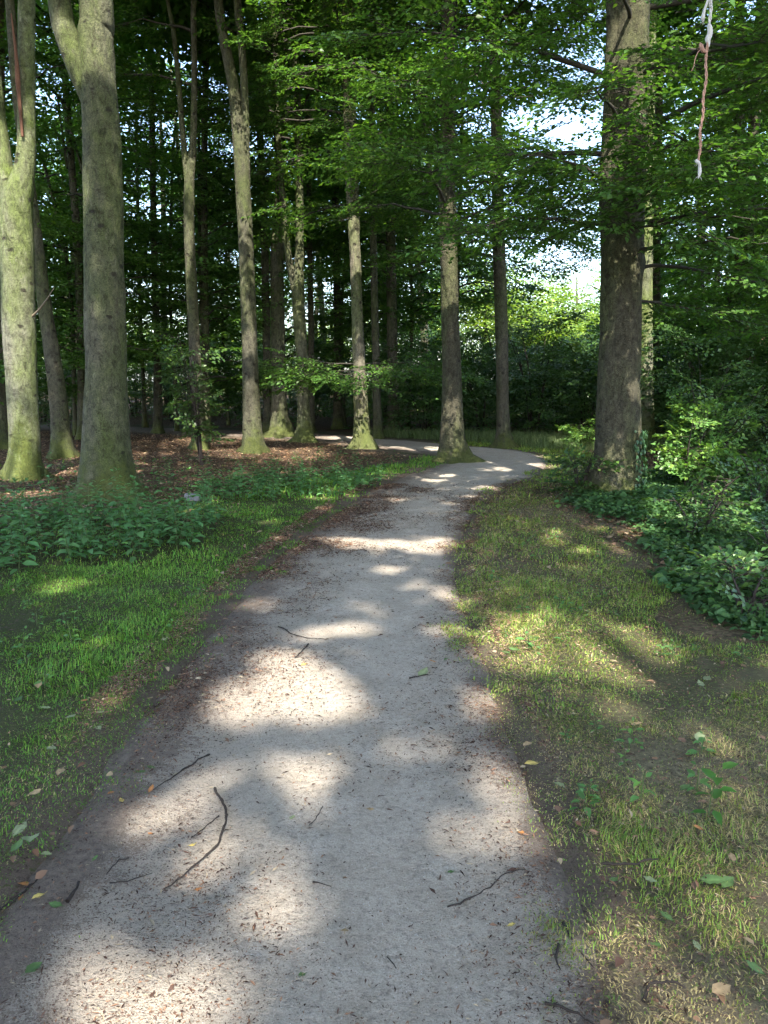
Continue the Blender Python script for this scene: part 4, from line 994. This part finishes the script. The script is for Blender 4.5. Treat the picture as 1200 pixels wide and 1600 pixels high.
def tall_grass(name, label, poly, n, h, col, seed, wid=0.006):
    rg = np.random.default_rng(seed); P = np.array(poly)
    x = rg.uniform(P[:, 0].min(), P[:, 0].max(), n * 4); y = rg.uniform(P[:, 1].min(), P[:, 1].max(), n * 4)
    U, E = lateral(x, y)
    k = np.where(in_poly(x, y, poly) & (E > 0.1))[0][:n]; x = x[k]; y = y[k]; n = len(x)
    az = rg.uniform(0, 6.28, n); hh = h * rg.uniform(0.4, 1.2, n); ln = np.abs(rg.normal(0.3, 0.5, n))
    dr = np.stack([np.cos(az), np.sin(az), 0 * az], 1); sd = np.stack([-np.sin(az), np.cos(az), 0 * az], 1) * wid
    b = np.stack([x, y, height(x, y)], 1); up = np.array([0, 0, 1.0])
    m = b + up * hh[:, None] * 0.6 + dr * (hh * ln * 0.3)[:, None]; t = b + up * hh[:, None] + dr * (hh * ln)[:, None]
    V = np.stack([b - sd, b + sd, m + sd, m - sd, t], 1).reshape(-1, 3)
    F = (np.array([[0, 1, 2], [0, 2, 3], [3, 2, 4]])[None] + (np.arange(n) * 5)[:, None, None]).reshape(-1, 3)
    c = np.array(col)[None] * rg.uniform(0.6, 1.4, n)[:, None]
    o = link(name, mesh_from(name, V, F, M_GRASS, np.repeat(c, 5, 0))); tag(o, label, "grass", kind='stuff')
tall_grass("grass", "tall pale grass along the outer edge of the far bend", [(-0.8, 22.6), (2.4, 19.8), (3.6, 17.8), (5.6, 17.0), (7.5, 18.5), (6.0, 21.5), (2.0, 23.2)], 12000, 0.26, (0.12, 0.17, 0.07), 911)

# ---------------------------------------------------------------- ivy and bramble cover
def ground_cover(name, label, poly, n, col, seed, hmax=0.22, leaf=0.06, mat=M_IVY):
    rg = np.random.default_rng(seed); P = np.array(poly)
    x = rg.uniform(P[:, 0].min(), P[:, 0].max(), n * 5); y = rg.uniform(P[:, 1].min(), P[:, 1].max(), n * 5)
    ragged = fbm(x, y, 2.2, seed, 3) * 0.6 + rg.normal(0, 0.16, len(x)) * (rg.random(len(x)) < 0.5)
    k = in_poly(x + ragged, y + ragged * 0.5, poly) & in_view(x, y, 1.0) & (fbm(x, y, 1.6, seed + 2, 2) > -0.45 + 0.1 * rg.random(len(x)))
    pd = np.clip(1.3 - y / 16, 0.25, 1)
    k = np.where(k & (rg.random(len(x)) < pd))[0][:n]; x = x[k]; y = y[k]; n = len(x)
    cl = 0.5 + 0.5 * fbm(x, y, 1.4, seed + 4, 3)
    top = hmax * (0.35 + 0.9 * cl) * np.interp(x + 0.2 * y, [3.5, 5.0], [0.35, 1.0])
    z = height(x, y) + 0.025 + top * rg.random(n) ** 0.45
    az = rg.uniform(0, 6.28, n); D = unit(np.stack([np.cos(az), np.sin(az), rg.normal(-0.1, 0.3, n)], 1))
    Nn = np.stack([rg.normal(0, 0.38, n), rg.normal(-0.15, 0.38, n), np.ones(n)], 1); Nn = unit(Nn - D * (Nn * D).sum(1)[:, None])
    L = leaf * np.exp(rg.normal(-0.05, 0.38, n)) * np.where(y > 9, 1.3, 1)
    cc = leaf_cols(n, np.array(col), 0.5, 0.16) * (0.75 + 0.5 * cl)[:, None]; so = Soup(); B = np.stack([x, y, z], 1)
    for sel, six in ((y < 7.5, True), (y >= 7.5, False)):
        so.add(*leaf_geo(B[sel], D[sel], Nn[sel], L[sel], L[sel] * 0.85, cc[sel], six))
    o = link(name, so.mesh(name, mat)); tag(o, label, "ground cover", kind='stuff')
ground_cover("ivy_cover", "dense dark ivy and bramble carpet right of the path", IVY, 36000, (0.046, 0.105, 0.032), 921, 0.2, 0.047)

for k, (x, y, h, w) in enumerate([(3.1, 7.4, 0.5, 0.35), (3.6, 8.6, 0.6, 0.4), (2.75, 5.6, 0.38, 0.28), (4.6, 9.3, 0.75, 0.5), (5.4, 10.4, 0.8, 0.55), (2.45, 5.0, 0.3, 0.22), (3.3, 6.3, 0.45, 0.35), (6.6, 12.8, 0.9, 0.7)]):
    shrub_at("bramble", ["bramble shoots in the ivy nearest the thick beech's right", "bramble clump in the ivy behind the first shoots", "low bramble at the ivy's near edge by the right frame", "tall bramble in front of the bright bush", "bramble clump below the right-hand bush", "small bramble sprig at the ivy's nearest corner", "bramble sprawl midway along the ivy", "tall bramble at the ivy's far right end"][k], x, y, h, w, 24, np.array([0.06, 0.13, 0.035]), BIGS, 1300 + k, stems=6, cat="bramble")

def ivy_on(key, n, ang0, ang1, zmax, label, seed):
    Y, st = STEMS[key]; rg = np.random.default_rng(seed)
    a = rg.uniform(ang0, ang1, n); z = zmax * rg.random(n) ** 1.6
    r = np.interp(z, [p[1] for p in st[0]], [p[2] for p in st[0]]) * 1.04 + 0.02 + 0.05 * rg.random(n) + 0.1 * np.exp(-z / 0.15)
    xc = np.interp(z, [p[1] for p in st[0]], [p[0] for p in st[0]])
    B = np.stack([xc + np.cos(a) * r, Y + np.sin(a) * r, z + hz(xc[0], Y)], 1)
    Nn = unit(np.stack([np.cos(a), np.sin(a), 0.35 + 0 * a], 1) + rg.normal(0, 0.25, (n, 3))); D = np.stack([rg.normal(0, .6, n), rg.normal(0, .6, n), -np.ones(n)], 1); D = unit(D - Nn * (D * Nn).sum(1)[:, None])
    L = 0.055 * rg.uniform(0.7, 1.3, n)
    V, F, C = leaf_geo(B, D, Nn, L, L * 0.9, leaf_cols(n, np.array([0.03, 0.075, 0.025]), 0.35, 0.05), True)
    o = link("ivy", mesh_from("ivy", V, F, M_IVY, C)); tag(o, label, "ivy")
ivy_on('T15', 420, -1.15, 0.6, 0.95, "ivy climbing the right foot of the thick dark beech", 931)

# ---------------------------------------------------------------- nettles
def nettle_proto(seed, h, leaf=0.1, pairs=8, col=(0.085, 0.195, 0.07)):
    rg = np.random.default_rng(seed)
    lean = rg.normal(0, 0.12, 2)
    P = np.array([(0, 0, -0.03, 0.0035), (lean[0] * h * .4, lean[1] * h * .4, h * .5, 0.003), (lean[0] * h, lean[1] * h, h, 0.0018)])
    Q = catmull(P, 0.08); V, F = tube(Q, 5)
    root = link("nettle", mesh_from("nettle", V, F, M_TWIG_GREEN, None, True))
    B = []; D = []; L = []
    for k in range(pairs):
        t = 0.22 + 0.78 * k / (pairs - 1); p = np.array([np.interp(t * h, Q[:, 2], Q[:, j]) for j in range(3)])
        a0 = (k % 2) * pi / 2 + rg.normal(0, 0.25)
        for a in (a0, a0 + pi):
            B.append(p); D.append((math.cos(a), math.sin(a), rg.normal(0.0 if t < 0.9 else 0.5, 0.2))); L.append(leaf * rg.uniform(0.8, 1.2) * (1.15 - 0.55 * max(0, t - 0.5) * 2))
    B = np.array(B); D = unit(np.array(D)); L = np.array(L); B = B + D * 0.02
    Nn = np.zeros_like(D); Nn[:, 2] = 1; Nn += rg.normal(0, 0.2, Nn.shape); Nn = unit(Nn - D * (Nn * D).sum(1)[:, None])
    V, F, C = leaf_geo(B, D, Nn, L, L * 0.55, leaf_cols(len(B), np.array(col), 0.25, 0.05), True)
    link("leaves", mesh_from("leaves", V, F, M_NETTLE, C), root)
    return root
M_TWIG_GREEN = plain("green_stem", (0.06, 0.09, 0.03), 0.7, 0.3, 40, 0)

def scatter_in(poly, n, dmin, seed):
    rr = random.Random(seed); P = poly; xs = [p[0] for p in P]; ys = [p[1] for p in P]; out = []; t = 0
    while len(out) < n and t < n * 400:
        t += 1
        x = rr.uniform(min(xs), max(xs)); y = rr.uniform(min(ys), max(ys))
        if not in_poly(np.array([x]), np.array([y]), P)[0]: continue
        if any((x - a) ** 2 + (y - b) ** 2 < dmin ** 2 for a, b in out): continue
        out.append((x, y))
    return out

for nm, poly, n, dm, hh, lab, grp in (("a", NETTLE_A, 150, 0.12, 0.43, "green nettle plant in the patch before the thick grey beech", "nettles before the thick beech"),
                                      ("b", NETTLE_B, 90, 0.13, 0.26, "low nettle plant in the patch on the verge beyond the thick beech", "low nettles on the far verge")):
    pr = [nettle_proto(950 + k + (10 if nm == "b" else 0), hh * (0.8 + 0.15 * k)) for k in range(4)]
    for p in pr: tag(p, lab, "nettle", grp)
    for i, (x, y) in enumerate(scatter_in(poly, n, dm, 5 + n)):
        if i < 4: pr[i].location = (x, y, hz(x, y)); pr[i].rotation_euler = (0, 0, wr.uniform(0, 6))
        else: copy_tree(pr[i % 4], (x, y, hz(x, y)), wr.uniform(0, 6.28), wr.uniform(0.7, 1.15))

hp = [nettle_proto(980 + k, 0.16 + 0.05 * k, 0.075, 5, (0.07, 0.155, 0.055)) for k in range(3)]
for p in hp: p.name = "herb"; tag(p, "small green herb growing up through the brown leaf litter", "plant", "herbs in the leaf litter")
for i, (x, y) in enumerate(scatter_in([(-6.5, 9.5), (-2.0, 9.6), (-0.5, 12.8), (0.6, 14.2), (-0.5, 16.5), (-4.5, 15.5), (-7.5, 12.5)], 110, 0.22, 61)):
    if any((x - a) ** 2 + (y - b) ** 2 < 0.5 for a, b in MAINXY): continue
    if i < 3: hp[i].location = (x, y, hz(x, y))
    else: copy_tree(hp[i % 3], (x, y, hz(x, y)), wr.uniform(0, 6.28), wr.uniform(0.7, 1.3))

wd = [nettle_proto(990 + k, 0.05 + 0.025 * k, 0.045, 4, (0.085, 0.19, 0.055)) for k in range(4)]
for p in wd: p.name = "weed"; tag(p, "small broad-leaved weed in the grass beside the path", "plant", "weeds in the verge grass")
wrr = random.Random(8); placed = 0
while placed < 110:
    y = wrr.uniform(1.8, 8.5); x = wrr.uniform(-0.56, 0.56) * (y + 0.6)
    U, E = lateral(x, y)
    if E[0] < 0.12 or vnoise(x * 1.3, y * 1.3, 5) < -0.1: continue
    if placed < 4: wd[placed].location = (x, y, hz(x, y) + 0.02)
    else: copy_tree(wd[placed % 4], (x, y, hz(x, y) + 0.02), wrr.uniform(0, 6.28), wrr.uniform(0.5, 1.1))
    placed += 1

# ---------------------------------------------------------------- litter on the ground
def leaf_litter():
    rg = np.random.default_rng(971); n = 60000
    y = rg.uniform(7.5, 24, n); x = rg.uniform(-0.55, 0.45, n) * y
    g, l, d, U, E = ground_masks(x, y)
    k = np.where((rg.random(n) < l * 0.8) & (E > 0.3))[0]; x = x[k]; y = y[k]; n = len(x)
    y2 = rg.uniform(1.2, 9, 9000); x2 = rg.uniform(-0.6, 0.6, 9000) * (y2 + 0.6)
    g2, l2, d2, U2, E2 = ground_masks(x2, y2)
    k2 = np.where((E2 > -0.05) & (rg.random(9000) < 0.16 * np.exp(-np.maximum(E2, 0) / 0.5) + 0.03 + 0.4 * l2))[0]
    x = np.concatenate([x, x2[k2]]); y = np.concatenate([y, y2[k2]]); n = len(x)
    az = rg.uniform(0, 6.28, n); D = unit(np.stack([np.cos(az), np.sin(az), rg.normal(0.05, 0.18, n)], 1))
    Nn = np.stack([rg.normal(0, 0.35, n), rg.normal(0, 0.35, n), np.ones(n)], 1); Nn = unit(Nn - D * (Nn * D).sum(1)[:, None])
    L = rg.uniform(0.03, 0.075, n) * np.where(y < 6, 0.62, 1.0); pal = np.array([(0.17, 0.09, 0.055), (0.25, 0.15, 0.09), (0.12, 0.065, 0.045), (0.33, 0.25, 0.16), (0.20, 0.12, 0.08)])
    C = pal[rg.integers(0, 5, n)] * rg.uniform(0.6, 1.2, n)[:, None]
    B = np.stack([x, y, height(x, y) + 0.03 + 0.015 * rg.random(n)], 1); so = Soup()
    for sel, six in ((y < 8, True), (y >= 8, False)):
        so.add(*leaf_geo(B[sel], D[sel], Nn[sel], L[sel], L[sel] * 0.6, C[sel], six))
    o = link("leaf_litter", so.mesh("leaf_litter", M_DEAD)); tag(o, "brown dead beech leaves strewn under the trees", "leaf litter", kind='stuff')
leaf_litter()

def crumbs():
    """bark crumbs, bud scales and twig ends on the path"""
    rg = np.random.default_rng(981); n = 1500000
    y = 1.3 + 10.5 * rg.random(n) ** 1.35; x = rg.uniform(-1.9, 2.9, n)
    U, E = lateral(x, y)
    left = sstep(0.2, -0.7, U); edge = sstep(0.5, 1.0, np.abs(U))
    den = 0.24 + 0.9 * left + 1.0 * edge
    den = den * np.clip(0.55 + 1.4 * fbm(x, y, 1.9, 14, 3), 0.1, 1.7)
    den = np.where(U > 1.2, 0.25, den)
    k = np.where((U > -1.35) & (E < 1.4) & (rg.random(n) < den * 0.40))[0]; x = x[k]; y = y[k]; n = len(x)
    L = (np.exp(rg.normal(-4.85, 0.55, n)) * (0.5 + 0.16 * y)).clip(0.003, 0.05); W = np.minimum(L * rg.uniform(0.12, 0.5, n), 0.004 + 0.001 * y)
    az = rg.uniform(0, 6.28, n); D = unit(np.stack([np.cos(az), np.sin(az), rg.normal(0.0, 0.12, n)], 1)); Nn = np.stack([rg.normal(0, 0.3, n), rg.normal(0, 0.3, n), np.ones(n)], 1); Nn = unit(Nn - D * (Nn * D).sum(1)[:, None])
    C = np.array([0.075, 0.045, 0.034])[None] * rg.uniform(0.35, 1.6, n)[:, None]
    q = rg.random(n); mid = q < np.where(np.abs(U[k]) > 0.8, 0.5, 0.28); C[mid] = np.array([0.19, 0.11, 0.07])[None] * rg.uniform(0.6, 1.5, mid.sum())[:, None]; pale = q > 0.90; C[pale] = np.array([0.38, 0.31, 0.21]) * 0.9
    big = rg.random(n) < 0.025; L[big] *= 1.8; W[big] *= 2.0
    z = path_z(x, y) + 0.004 + W * 0.4
    V, F, C = leaf_geo(np.stack([x, y, z], 1), D, Nn, L, W, C)
    o = link("bark_crumbs", mesh_from("bark_crumbs", V, F, M_BIT, C)); tag(o, "small dark crumbs of bark and bud scales over the path", "forest litter", kind='stuff')

def path_z(x, y):
    U, E = lateral(x, y); a = np.abs(U)
    return height(np.asarray(x), np.asarray(y)) + 0.014 - 0.055 * sstep(0.9, 1.12, a) * (a < 1.12) - 0.012 * np.exp(-((a - 0.45) / 0.25) ** 2) + 0.006 * fbm(x, y, 6, 61, 2) + np.where(a > 1.0, 0.03 * sstep(1.0, 1.15, a), 0)
crumbs()

def gz(x, y):
    return float(path_z(np.array([x]), np.array([y]))[0])

TW_LAB = ["dark twig on the upper left of the sandy path", "long bent dark twig curving across the left of the path", "short hooked twig left of the long bent twig", "thin dark twig on the path past the large round sun patch",
          "short twig end touching the edge of the large sun patch", "thin straight twig on the right half of the path", "black curved twig on the path's right edge in front", "short black forked twig beside the black curved twig",
          "reddish twig at the bottom right edge of the path", "grey crooked stick in the grass at the lower right", "brown stick lying where dry grass meets the path", "small twig in the middle of the path under the tan leaf",
          "tiny dark twig near the bottom middle of the path", "tiny twig left of the path's middle in front", "brown stick among orange leaves at the left edge", "dark stub of wood beside the pale green leaves at left", "pale slim twig across the path's middle", "side twig inside the bend of the long twig", "fine twig in bark crumbs left of the long bent twig"]
TW_R = [0.004, 0.0055, 0.003, 0.004, 0.005, 0.003, 0.005, 0.004, 0.004, 0.006, 0.006, 0.0025, 0.0025, 0.003, 0.006, 0.008, 0.004, 0.003, 0.0025]
for i, tw in enumerate(TWIGS):
    rg = np.random.default_rng(1000 + i); n = len(tw); r = TW_R[i]
    P = np.array([(x, y, gz(x, y) + r * 0.9, r * (1.0 - 0.55 * k / max(1, n - 1))) for k, (x, y) in enumerate(tw)])
    Q = catmull(P, 0.02); Q[:, :2] += rg.normal(0, 0.0022, (len(Q), 2)); Q[:, 2] = [gz(a, b) + r * 0.9 for a, b in Q[:, :2]]; Q[:, 2] += 0.006 * np.abs(np.sin(np.linspace(0, 9, len(Q)) + i))
    Q[:, 3] *= 1 + 0.22 * rg.normal(size=len(Q)).clip(-1.5, 1.5); V, F = tube(Q, 6); o = link("twig", mesh_from("twig", V, F, M_TWIG, None, True)); tag(o, TW_LAB[i], "twig", "fallen twigs")

PALC = {'p': (0.23, 0.27, 0.14), 'g': (0.085, 0.15, 0.05), 'o': (0.42, 0.19, 0.07), 'y': (0.55, 0.42, 0.13), 't': (0.38, 0.27, 0.15)}
WORD = {'p': 'pale green', 'g': 'green', 'o': 'orange-brown', 'y': 'yellow', 't': 'tan'}
def fallen(i, x, y, c, cm):
    rg = np.random.default_rng(1100 + i); L = cm / 100 * 0.86; W = L * rg.uniform(0.5, 0.72)
    ns = 7; V = []
    curl = rg.uniform(-0.5, 1.4); az = rg.uniform(0, 6.28); fold = rg.uniform(0.05, 0.35); tilt = rg.normal(0.12, 0.15)
    for k in range(ns):
        t = k / (ns - 1); w = W * 0.5 * math.sin(math.pi * min(1, t * 0.96 + 0.02)) ** 0.8 * (1.15 - 0.35 * t) * (1 + 0.10 * (-1) ** k)
        z = 0.35 * curl * L * (t - 0.5) ** 2 + math.sin(tilt) * t * L
        for s in (-1, -0.5, 0, 0.5, 1):
            V.append((t * L, s * w, z + abs(s) * w * fold + rg.normal(0, 0.001)))
    st = len(V)
    F = [(k * 5 + j, k * 5 + j + 1, k * 5 + 6 + j, k * 5 + 5 + j) for k in range(ns - 1) for j in range(4)]
    V += [(-0.25 * L, 0.0008, 0.002), (-0.25 * L, -0.0008, 0.002), (0.02, 0.0008, V[2][2]), (0.02, -0.0008, V[2][2])]
    F.append((st, st + 1, st + 3, st + 2))
    V = np.array(V); V[:, 2] -= V[:, 2].min()
    f = rg.uniform(0.8, 1.15); C = np.tile(np.array(PALC[c]) * f, (len(V), 1)); C[2:st:5] *= 1.25
    C *= rg.uniform(0.8, 1.15, (len(V), 1))
    o = link("fallen_leaf", mesh_from("fallen_leaf", V, np.array(F), M_DEAD, C, True))
    U, E = lateral(x, y); on = E[0] < 0
    o.location = (x, y, (gz(x, y) if on else hz(x, y) + 0.035)); o.rotation_euler = (0, 0, az)
    return o, ('path' if on else ('left verge' if U[0] < 0 else 'right verge'))
FL_LAB = {}
for i, (x, y, c, cm) in enumerate(FALLEN):
    o, where = fallen(i, x, y, c, cm)
    size = 'big' if cm >= 7 else ('small' if cm < 4.5 else 'curled')
    far = 'close up' if y < 2.4 else ('midway' if y < 3.3 else 'farther')
    lab = f"{size} {WORD[c]} fallen leaf on the {where}, {far}"
    FL_LAB.setdefault(lab, []).append((o, x, y))
for lab, os_ in FL_LAB.items():
    os_.sort(key=lambda q: q[1])
    for k, (o, x, y) in enumerate(os_):
        if len(os_) == 1: l2 = lab
        elif len(os_) == 2: l2 = lab + (", left one" if k == 0 else ", right one")
        else: l2 = lab + f", {['first', 'second', 'third', 'fourth', 'fifth', 'sixth', 'seventh', 'eighth'][k]} from left"
        tag(o, l2, "leaf", "fallen leaves")

# seedling on the right verge
sd = tag(empty("seedling", (1.176, 2.56, hz(1.176, 2.56))), "green seedling with oval leaves in the dry grass at right", "plant")
V, F = tube(catmull(np.array([(0, 0, 0, .003), (.01, .01, .12, .0025), (.03, 0.0, .24, .0015)]), 0.03), 6)
link("stem", mesh_from("stem", V, F, M_TWIG_GREEN, None, True), sd)
rg = np.random.default_rng(1200)
for k in range(9):
    t = 0.15 + 0.1 * k; a = k * 2.4; D = unit(np.array([[math.cos(a), math.sin(a), 0.25 - 0.5 * (k < 3)]])); Nn = np.array([[0, 0, 1.0]]) + rg.normal(0, .25, (1, 3)); Nn = unit(Nn - D * (Nn * D).sum(1)[:, None])
    L = np.array([rg.uniform(0.05, 0.085)])
    V, F, C = leaf_geo(np.array([[.03 * t, 0, .24 * t]]) + D * 0.012, D, Nn, L, L * 0.55, leaf_cols(1, np.array([0.07, 0.17, 0.03]), 0.2, 0), True)
    link("leaf", mesh_from("leaf", V, F, M_NETTLE, C), sd)

# grey brick on the verge
def brick():
    s = (0.2, 0.1, 0.1); x, y, z = (v / 2 for v in s); b = 0.012
    V = []; rgb = np.random.default_rng(3)
    for sz in (-1, 1):
        for inset in ((b, 0), (0, b)):
            pass
    P = []
    for zz, ins in ((-z, b), (-z + b, 0), (z - b, 0), (z, b)):
        for (px, py) in ((-x + ins + b * (ins == 0), -y + ins), (x - ins - b * (ins == 0), -y + ins), (x - ins, -y + ins + b * (ins == 0)), (x - ins, y - ins - b * (ins == 0)), (x - ins - b * (ins == 0), y - ins), (-x + ins + b * (ins == 0), y - ins), (-x + ins, y - ins - b * (ins == 0)), (-x + ins, -y + ins + b * (ins == 0))):
            P.append((px, py, zz))
    P = np.array(P) + rgb.normal(0, 0.0015, (32, 3))
    F = [(r * 8 + j, r * 8 + (j + 1) % 8, r * 8 + 8 + (j + 1) % 8, r * 8 + 8 + j) for r in range(3) for j in range(8)]
    F += [(24, 25, 26, 27), (24, 27, 28, 31), (28, 29, 30, 31)]
    o = link("brick", mesh_from("brick", P, np.array(F), plain("weathered_concrete", (0.2, 0.195, 0.21), 0.9, 0.25, 60, 0.4)))
    o.location = (-2.55, 10.1, hz(-2.55, 10.1) + 0.075); o.rotation_euler = (0, R(5), R(-8))
    tag(o, "small grey concrete block lying in the grass beyond the nettles", "block")
brick()

# ---------------------------------------------------------------- rope hanging from a bough
M_WHITE = plain("white_cotton_cord", (0.55, 0.53, 0.50), 0.9, 0.3, 220, 0.5)
M_RED = plain("faded_red_cord", (0.40, 0.235, 0.175), 0.9, 0.35, 200, 0.5)
RX, RY = 1.62, 4.2
rp = tag(empty("rope", (RX, RY, 2.685)), "frayed white and faded red rope hanging at the upper right", "rope")
def strand(name, pts, mat, seg=8, twist=0, parent=rp):
    P = catmull(np.array(pts), 0.012); P[:, 3] *= 0.8; V, F = tube(P, seg, 0.12, 0, 3)
    return link(name, mesh_from(name, V, F, mat, None, True), parent)
def twisted(name, pts, mat, rr, off):
    P = catmull(np.array([(*p, rr) for p in pts]), 0.01); n = len(P); s = Soup()
    for q in (0, 1):
        a = np.linspace(0, n * 0.01 * 75, n) + q * pi
        Q = P.copy(); Q[:, 0] += np.cos(a) * off; Q[:, 1] += np.sin(a) * off
        V, F = tube(Q, 6); s.add(V, F)
    return link(name, s.mesh(name, mat, True), rp)
strand("white_strand", [(-.006, 0, .80, .007), (-.008, 0, .78, .007), (-.022, 0, .73, .009), (-.026, 0, .70, .014), (-.024, 0, .685, .006)], M_WHITE)
twisted("white_cord", [(0, 0, 2.95), (0.003, 0, 2.0), (.004, 0, 1.2), (.006, 0, .80), (.012, 0, .75), (.008, 0, .69), (.006, 0, .66)], M_WHITE, .0048, .0042)
strand("knot", [(.004, 0, .672, .008), (.010, -.004, .655, .016), (.014, 0, .63, .017), (.006, .004, .605, .018), (.010, 0, .585, .010), (.012, 0, .570, .006)], M_WHITE)
twisted("red_cord", [(.006, 0, .60), (.004, .003, .50), (.010, 0, .42), (.002, 0, .33), (.006, 0, .25), (-.004, 0, .17), (.004, 0, .10), (-.004, 0, .03)], M_RED, .0046, .0036)
strand("loose_end", [(.004, 0, .545, .007), (-.012, 0, .55, .013), (-.026, -.004, .572, .014), (-.034, 0, .585, .009), (-.036, 0, .578, .004)], M_RED)
strand("frayed_thread", [(-.022, 0, .56, .004), (-.040, 0, .545, .0032), (-.052, 0, .51, .003), (-.056, 0, .48, .0028), (-.068, 0, .455, .0025)], M_RED)
strand("tied_end", [(-.018, 0, .035, .007), (-.014, 0, .03, .011), (-.002, -.006, .02, .010), (.006, 0, .0, .010), (.008, 0, -.022, .013), (.006, 0, -.042, .008), (.003, 0, -.055, .003)], M_WHITE)
fr = np.random.default_rng(5)
for k in range(14):
    a = fr.uniform(0, 6.28); q = fr.uniform(0.012, 0.028); z0, mt = ((-0.045, M_WHITE), (0.03, M_WHITE), (0.69, M_WHITE), (0.575, M_RED))[k % 4]
    c0 = ((.006, 0), (-.012, 0), (-.024, 0), (-.03, 0))[k % 4]
    strand("fibre", [(c0[0], c0[1], z0, .0014), (c0[0] + math.cos(a) * q * .6, math.sin(a) * q * .6, z0 - .008, .0011), (c0[0] + math.cos(a) * q, math.sin(a) * q, z0 - fr.uniform(.015, .035), .0007)], mt, 5)
# the bough it hangs from, on the off-picture beech
bo = tag(empty("bough", (6.2, 5.2, hz(6.2, 5.2))), "bough reaching over the path above the picture, holding the rope", "bough")
V, F = tube(catmull(np.array([(0, 0, 5.3, .07), (-2, -.4, 5.6, .05), (-4.0, -.85, 5.58, .035), (-4.58, -1.0, 5.55, .03), (-5.4, -1.2, 5.4, .02)]), 0.2), 8)
link("branch", mesh_from("branch", V, F, M_BRANCH, None, True), bo)

# dead broken branch and torn bark on the two left beeches are parts of those trees
for o in [q for q in bpy.data.objects if q.type == 'EMPTY' and q.get('label', '').startswith('sunlit mossy beech')]:
    P = np.array([(0.36, -0.05, 2.57, .02), (0.55, -0.2, 2.68, .015), (0.72, -0.3, 2.82, .010), (0.85, -0.35, 2.97, .004)])
    V, F = tube(catmull(P, .06), 6); link("dead_branch", mesh_from("dead_branch", V, F, plain("dead_wood", (0.2, 0.16, 0.12)), None, True), o)
    P = np.array([(0.46, -0.16, 5.15, .02), (0.46, -0.17, 5.77, .03), (0.45, -0.15, 6.3, .026), (0.42, -0.14, 6.82, .01)])
    V, F = tube(catmull(P, .1), 7, 0.25, 0, 4); link("torn_bark", mesh_from("torn_bark", V, F, plain("torn_wood", (0.12, 0.06, 0.038), 0.9, 0.4, 30), None, True), o)
